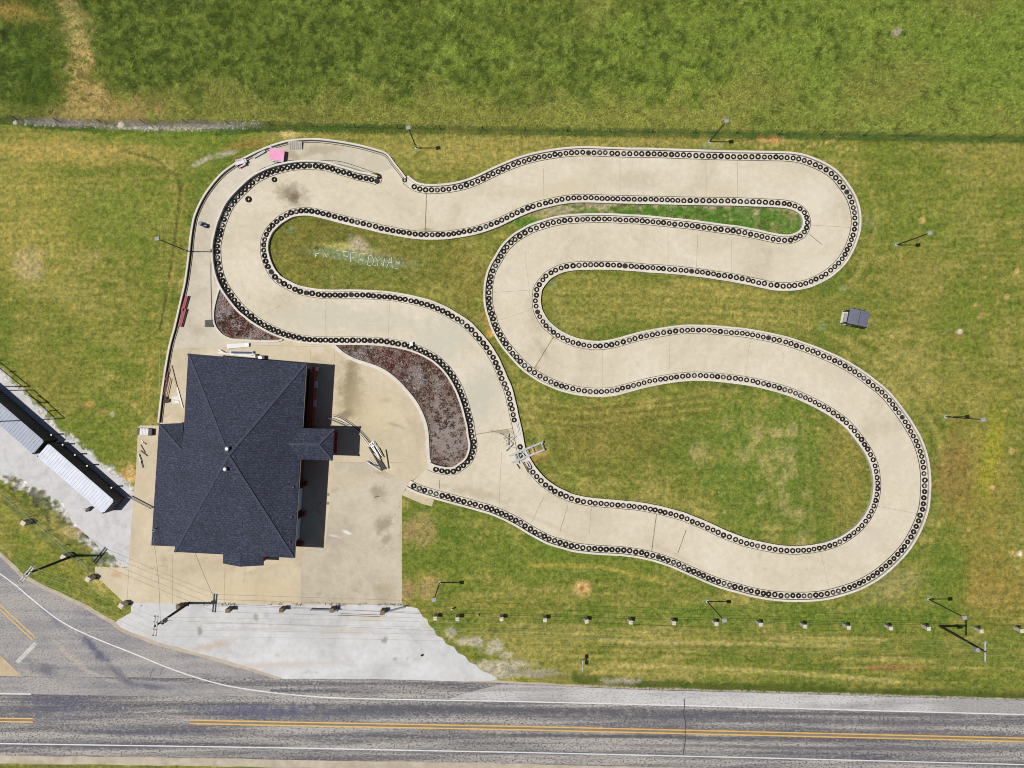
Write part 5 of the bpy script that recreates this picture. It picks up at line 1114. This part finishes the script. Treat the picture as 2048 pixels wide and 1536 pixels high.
# field fence
fx = [(x, float(fence_y(x))+1) for x in (-300, 0, 60, 150, 380, 700, 1024, 1400, 2048, 2400)]
ff_ = fence('wire_fence', fx, 1.75, 'long wire fence on thin dark posts between the green field and the mown lawn', 84, M['pole'], M['black'], (.5, .9, 1.3, 1.65), .012, .05)
# small things on the front lawn
r = thing('white_stake', 'small white A-frame stake on the lawn between the second and third pillars', 'stake', W(957, 1231)); b = MB(); b.bar(W(954, 1233, 0), W(956.5, 1227, .7), .07); b.bar(W(959, 1233, 0), W(956.5, 1227, .7), .07); obj('legs', b, M['white'], r)
r = thing('valve_post', 'low dark stub with white cap above the second pillar on the lawn', 'post', W(906, 1217)); b = MB(); b.tube(W(905, 1218, 0), W(909, 1214, .5), .09); obj('shaft', b, M['black'], r); b = MB(); b.tube(W(904, 1218, .02), W(904, 1218, .3), .1); obj('cap', b, M['white'], r)
r = thing('debris', 'small blackish lump on the white driveway', 'debris', W(845, 1310)); b = MB(); rr = random.Random(3)
for i in range(6): b.box(W(843+rr.random()*4, 1308+rr.random()*3, .06), (.2, .15, .12), rr.random()*3)
obj('lump', b, M['black'], r)
r = thing('white_box', 'small white square box sitting on the tire row above the long mulch bed', 'box', W(823, 689)); b = MB(); b.box(W(823.5, 688, .45), (.42, .55, .35), R(5)); obj('body', b, M['white'], r)
b = MB(); b.box(W(823.5, 688, .64), (.45, .58, .03), R(5)); obj('lid', b, M['white'], r)
for x, y, w_, lab in ((655.5, 989, .36, 'upper grey square floor box on the yard beside the clubhouse shadow'), (655, 1006.5, .36, 'lower grey square floor box on the yard beside the clubhouse shadow')):
    r = thing('floor_box', lab, 'floor box', W(x, y), 'square floor boxes in the yard'); b = MB(); b.box(W(x, y, .05), (.42, .42, .06)); obj('cover', b, simple('tan_grey_cover', col(158, 150, 122), col(130, 122, 100), 3), r); b = MB(); b.box(W(x, y, .085), (.26, .26, .01)); obj('hatch', b, simple('grey_hatch', col(140, 134, 112), col(118, 112, 94), 3), r)
loose('strip', [(749, 995, 753, 992.5, .05), (753, 992.5, 759, 992.5, .05)], 'small bent black rubber strip on the grey slab of the yard', 'strip', M['black'], w=.1)
# stones in the ditch
rr = random.Random(9); bst = MB()
stm = simple('pale_field_stone', col(222, 216, 206), col(170, 164, 156), 2, .9, bmp=.4)
def rock(mb, c_, s_, q):
    ico = [(0,0,1),(.9,0,.4),(.3,.85,.4),(-.7,.5,.4),(-.7,-.5,.4),(.3,-.85,.4),(.7,.5,-.3),(-.3,.85,-.3),(-.9,0,-.3),(-.3,-.85,-.3),(.7,-.5,-.3)]
    vs_ = [(c_[0]+x*s_*q.uniform(.7, 1.2), c_[1]+y*s_*q.uniform(.7, 1.2), c_[2]+z*s_*.6) for x, y, z in ico]
    mb.add(vs_, [(0,1,2),(0,2,3),(0,3,4),(0,4,5),(0,5,1),(1,6,2),(2,7,3),(3,8,4),(4,9,5),(5,10,1),(6,7,2),(7,8,3),(8,9,4),(9,10,5),(10,6,1)])
for i in range(520):
    x = 50+rr.random()*470; y = float(np.interp(x, [50, 150, 300, 400, 520], [245, 247, 256, 253, 249]))+rr.gauss(0, 3.2)
    rock(bst, W(x, y, .03), rr.uniform(.06, .22), rr)
tag(obj('stones', bst, stm), 'pale stones filling the ditch below the field fence at the left', 'stones', kind='stuff')
for x, y, s_, lab in ((243, 250.5, .55, 'large white flat stone in the stony ditch below the field fence'), (31, 246, .4, 'square tan stone at the left end of the ditch below the field fence'), (1919, 664, .45, 'pale flat stone alone on the right lawn, right of the shelter'), (184, 248, .28, 'small white stone in the middle of the ditch below the field fence')):
    b = MB(); rock(b, W(x, y, .05), s_, rr); tag(obj('stone', b, M['pill'], loc=tuple(W(x, y))), lab, 'stone')

# ------------------------------------------------------------------ lettering of white laths on the infield
lt = thing('ground_lettering', 'big letters of white laths laid on the infield grass that spell a worn speedway name', 'lettering', W(720, 515))
def P8(x, y): return W(600+x/8.533, 460+y/8.533, .06)
letters = [[((265,405),(325,403)),((267,405),(265,470)),((268,440),(295,438))], [((398,410),(400,470)),((420,400),(462,465))], [((625,340),(660,358)),((580,470),(600,480))], [((725,360),(825,375)),((825,375),(822,455)),((822,455),(745,440)),((742,365),(738,430))], [((870,393),(975,388)),((870,393),(862,545)),((880,475),(925,475))], [((1008,410),(1120,405)),((1018,410),(1008,500)),((1015,497),(1075,520)),((1008,520),(1005,560))],
 [((1180,430),(1155,600)),((1180,430),(1225,442)),((1225,442),(1262,520)),((1262,520),(1240,590)),((1165,600),(1210,612))], [((1290,465),(1335,540)),((1335,540),(1325,612)),((1390,570),(1420,620)),((1450,485),(1422,620)),((1272,602),(1292,614))], [((1540,485),(1480,645)),((1565,465),(1577,650)),((1510,560),(1570,558))], [((1638,520),(1652,560)),((1708,530),(1700,575)),((1660,556),(1700,574)),((1770,545),(1760,570)),((1630,660),(1685,668))]]
for segs in letters:
    b = MB()
    for p, q in segs: b.bar(P8(*p), P8(*q), .055, .04)
    obj('letter', b, M['white'], lt)

# ------------------------------------------------------------------ grass tufts (real blades) and bed plants
def tuft_mat(name):
    m, t, bs = newmat(name); at = N(t, 'ShaderNodeAttribute', attribute_name='tint'); t.links.new(at.outputs['Color'], bs.inputs['Base Color'])
    bs.inputs['Roughness'].default_value = .8; bs.inputs['Specular IOR Level'].default_value = .15; return m
M['blade'] = tuft_mat('grass_blades')
def tufts(name, pxs, pys, size, hgt, blades, label, bright, seed, tilt=1.0, colfun=None, base=None):
    g_ = np.random.default_rng(seed); n = len(pxs); c = colfun(pxs, pys) if colfun else tint(pxs, pys)
    V, Tt, Cc = [], [], []
    for k_ in range(blades):
        a_ = g_.random(n)*2*np.pi; L_ = size*(.6+.8*g_.random(n)); w_ = L_*.28; h_ = hgt*(.5+g_.random(n))
        X0 = (pxs-1024)*S+g_.normal(size=n)*size*.4; Y0 = (768-pys)*S+g_.normal(size=n)*size*.4
        dx, dy = np.cos(a_), np.sin(a_)
        A_ = np.c_[X0-dy*w_/2, Y0+dx*w_/2, np.full(n, .0)]; B_ = np.c_[X0+dy*w_/2, Y0-dx*w_/2, np.full(n, .0)]; T_ = np.c_[X0+dx*L_*tilt, Y0+dy*L_*tilt, h_]
        if base is not None: 
            for q in (A_, B_, T_): q[:, 2] += base
        V.append(np.stack([A_, B_, T_], 1).reshape(-1, 3)); f_ = (bright[0]+(bright[1]-bright[0])*g_.random(n))[:, None]
        cc = np.clip(c*f_*np.array([1, 1, 1]), 0, .8); Cc.append(np.repeat(cc, 3, 0))
    V = np.concatenate(V); Cc = np.concatenate(Cc); Tt = np.arange(len(V)).reshape(-1, 3)
    o = npmesh(name, V, Tt, M['blade'], Cc); return tag(o, label, 'grass', kind='stuff')
n = 90000; gx_ = rng.random(n)*2120-36; gy_ = rng.random(n)*300-36; k_ = gy_ < fence_y(gx_)-1; gx_, gy_ = gx_[k_], gy_[k_]
k_ = rng.random(len(gx_)) < .35+.9*sstep(fbm(gx_, gy_, 22, 77, 3), .4, .6)*(1-.6*sstep(gy_, 170, 220)); gx_, gy_ = gx_[k_], gy_[k_]
tufts('field_grass', gx_, gy_, .34, .22, 3, 'tufted green grass of the field beyond the fence', (.5, 1.95), 5)
n = 9000; gx_ = rng.random(n)*2120-36; gy_ = fence_y(gx_)+3+rng.normal(size=n)*3.2
tufts('fence_grass', gx_, gy_, .34, .20, 3, 'rank dark green grass growing under the wire fence', (.7, 1.5), 6)
paved = [yard_pts, [(262,1212),(804,1212),(851,1236),(895,1285),(990,1358),(500,1361),(225,1250)], side_n+side_s, bed1]
n = 60000; gx_ = rng.random(n)*2100-26; gy_ = 262+rng.random(n)*1140
ok = (gy_ > fence_y(gx_)+2) & (gy_ < ynorth(gx_)-6)
for pl in paved: ok &= sdpoly(gx_, gy_, [pl[i] for i in range(0, len(pl), 1 if len(pl) < 80 else 2)]) > 4
so = sdpoly(gx_, gy_, outline[::3]); si = sdpoly(gx_, gy_, [tuple(p) for p in inf2[::2]])
ok &= ((so > 8) | (si < -3)); gx_, gy_ = gx_[ok], gy_[ok]
k_ = tint(gx_, gy_); ok = (k_[:, 1] > k_[:, 2]*1.35); gx_, gy_ = gx_[ok], gy_[ok]
tufts('lawn_grass', gx_, gy_, .19, .05, 2, 'short olive mown grass of the lawns and infields', (.6, 1.7), 8)
# verge beside the gravel bottom left and ragged turf edge along the road
n = 4800; gx_ = 1010+rng.random(n)*1050; gy_ = ynorth(gx_)-9+rng.normal(size=n)*3.5-np.where(gx_ < 1200, (1200-gx_)*.10, 0)
tufts('verge_grass', gx_, gy_, .24, .12, 3, 'ragged taller grass along the road edge', (.6, 1.5), 9)
n = 500; gx_ = 260+rng.random(n)*545; gy_ = 1208.5+rng.normal(size=n)*1.6; k_ = fbm(gx_, gy_, 26, 55, 2) > .5
def weedcol(a_, b_): return np.tile(a3(84, 84, 50), (len(a_), 1))
tufts('seam_weeds', gx_[k_], gy_[k_], .15, .08, 3, 'low dark weeds in the seam between yard and driveway', (.5, 1.5), 12, colfun=weedcol, base=.01)
# bed plants
def bedcol(px_, py_):
    g_ = np.random.default_rng(3); n_ = len(px_); pal = np.array([col(92, 34, 34)[:3], col(70, 50, 40)[:3], col(170, 160, 170)[:3], col(150, 104, 70)[:3], col(110, 96, 80)[:3]])
    f = fbm(px_, py_, 40, 31); i = np.where(py_ > 790, 1, np.where(f > .54, 0, np.where(f < .44, 2, 1))); i = np.where(g_.random(n_) < .3, g_.integers(0, 5, n_), i); return pal[i]
def inb(poly, n_, s_):
    g_ = np.random.default_rng(s_); P_ = np.array(poly); x = P_[:, 0].min()+g_.random(n_)*np.ptp(P_[:, 0]); y = P_[:, 1].min()+g_.random(n_)*np.ptp(P_[:, 1])
    k_ = sdpoly(x, y, poly) < -4; return x[k_], y[k_]
x1, y1 = inb(bed1, 2200, 1); x2, y2 = inb(bed2, 9000, 2)
k_ = (fbm(x2, y2, 7, 61, 2) > .56) | ((y2 < 790) & (rng.random(len(x2)) < .6)); x2, y2 = x2[k_], y2[k_]
tufts('bed_plants', np.r_[x1, x2], np.r_[y1, y2], .26, .16, 3, 'low dark red and grey dried ground cover in the mulch beds', (.6, 1.5), 10, colfun=bedcol, base=.04)

for o in C.objects:
    if o.get('label') and len(o['label'].split()) > 16: print('LONGLABEL', o.name, o['label'])
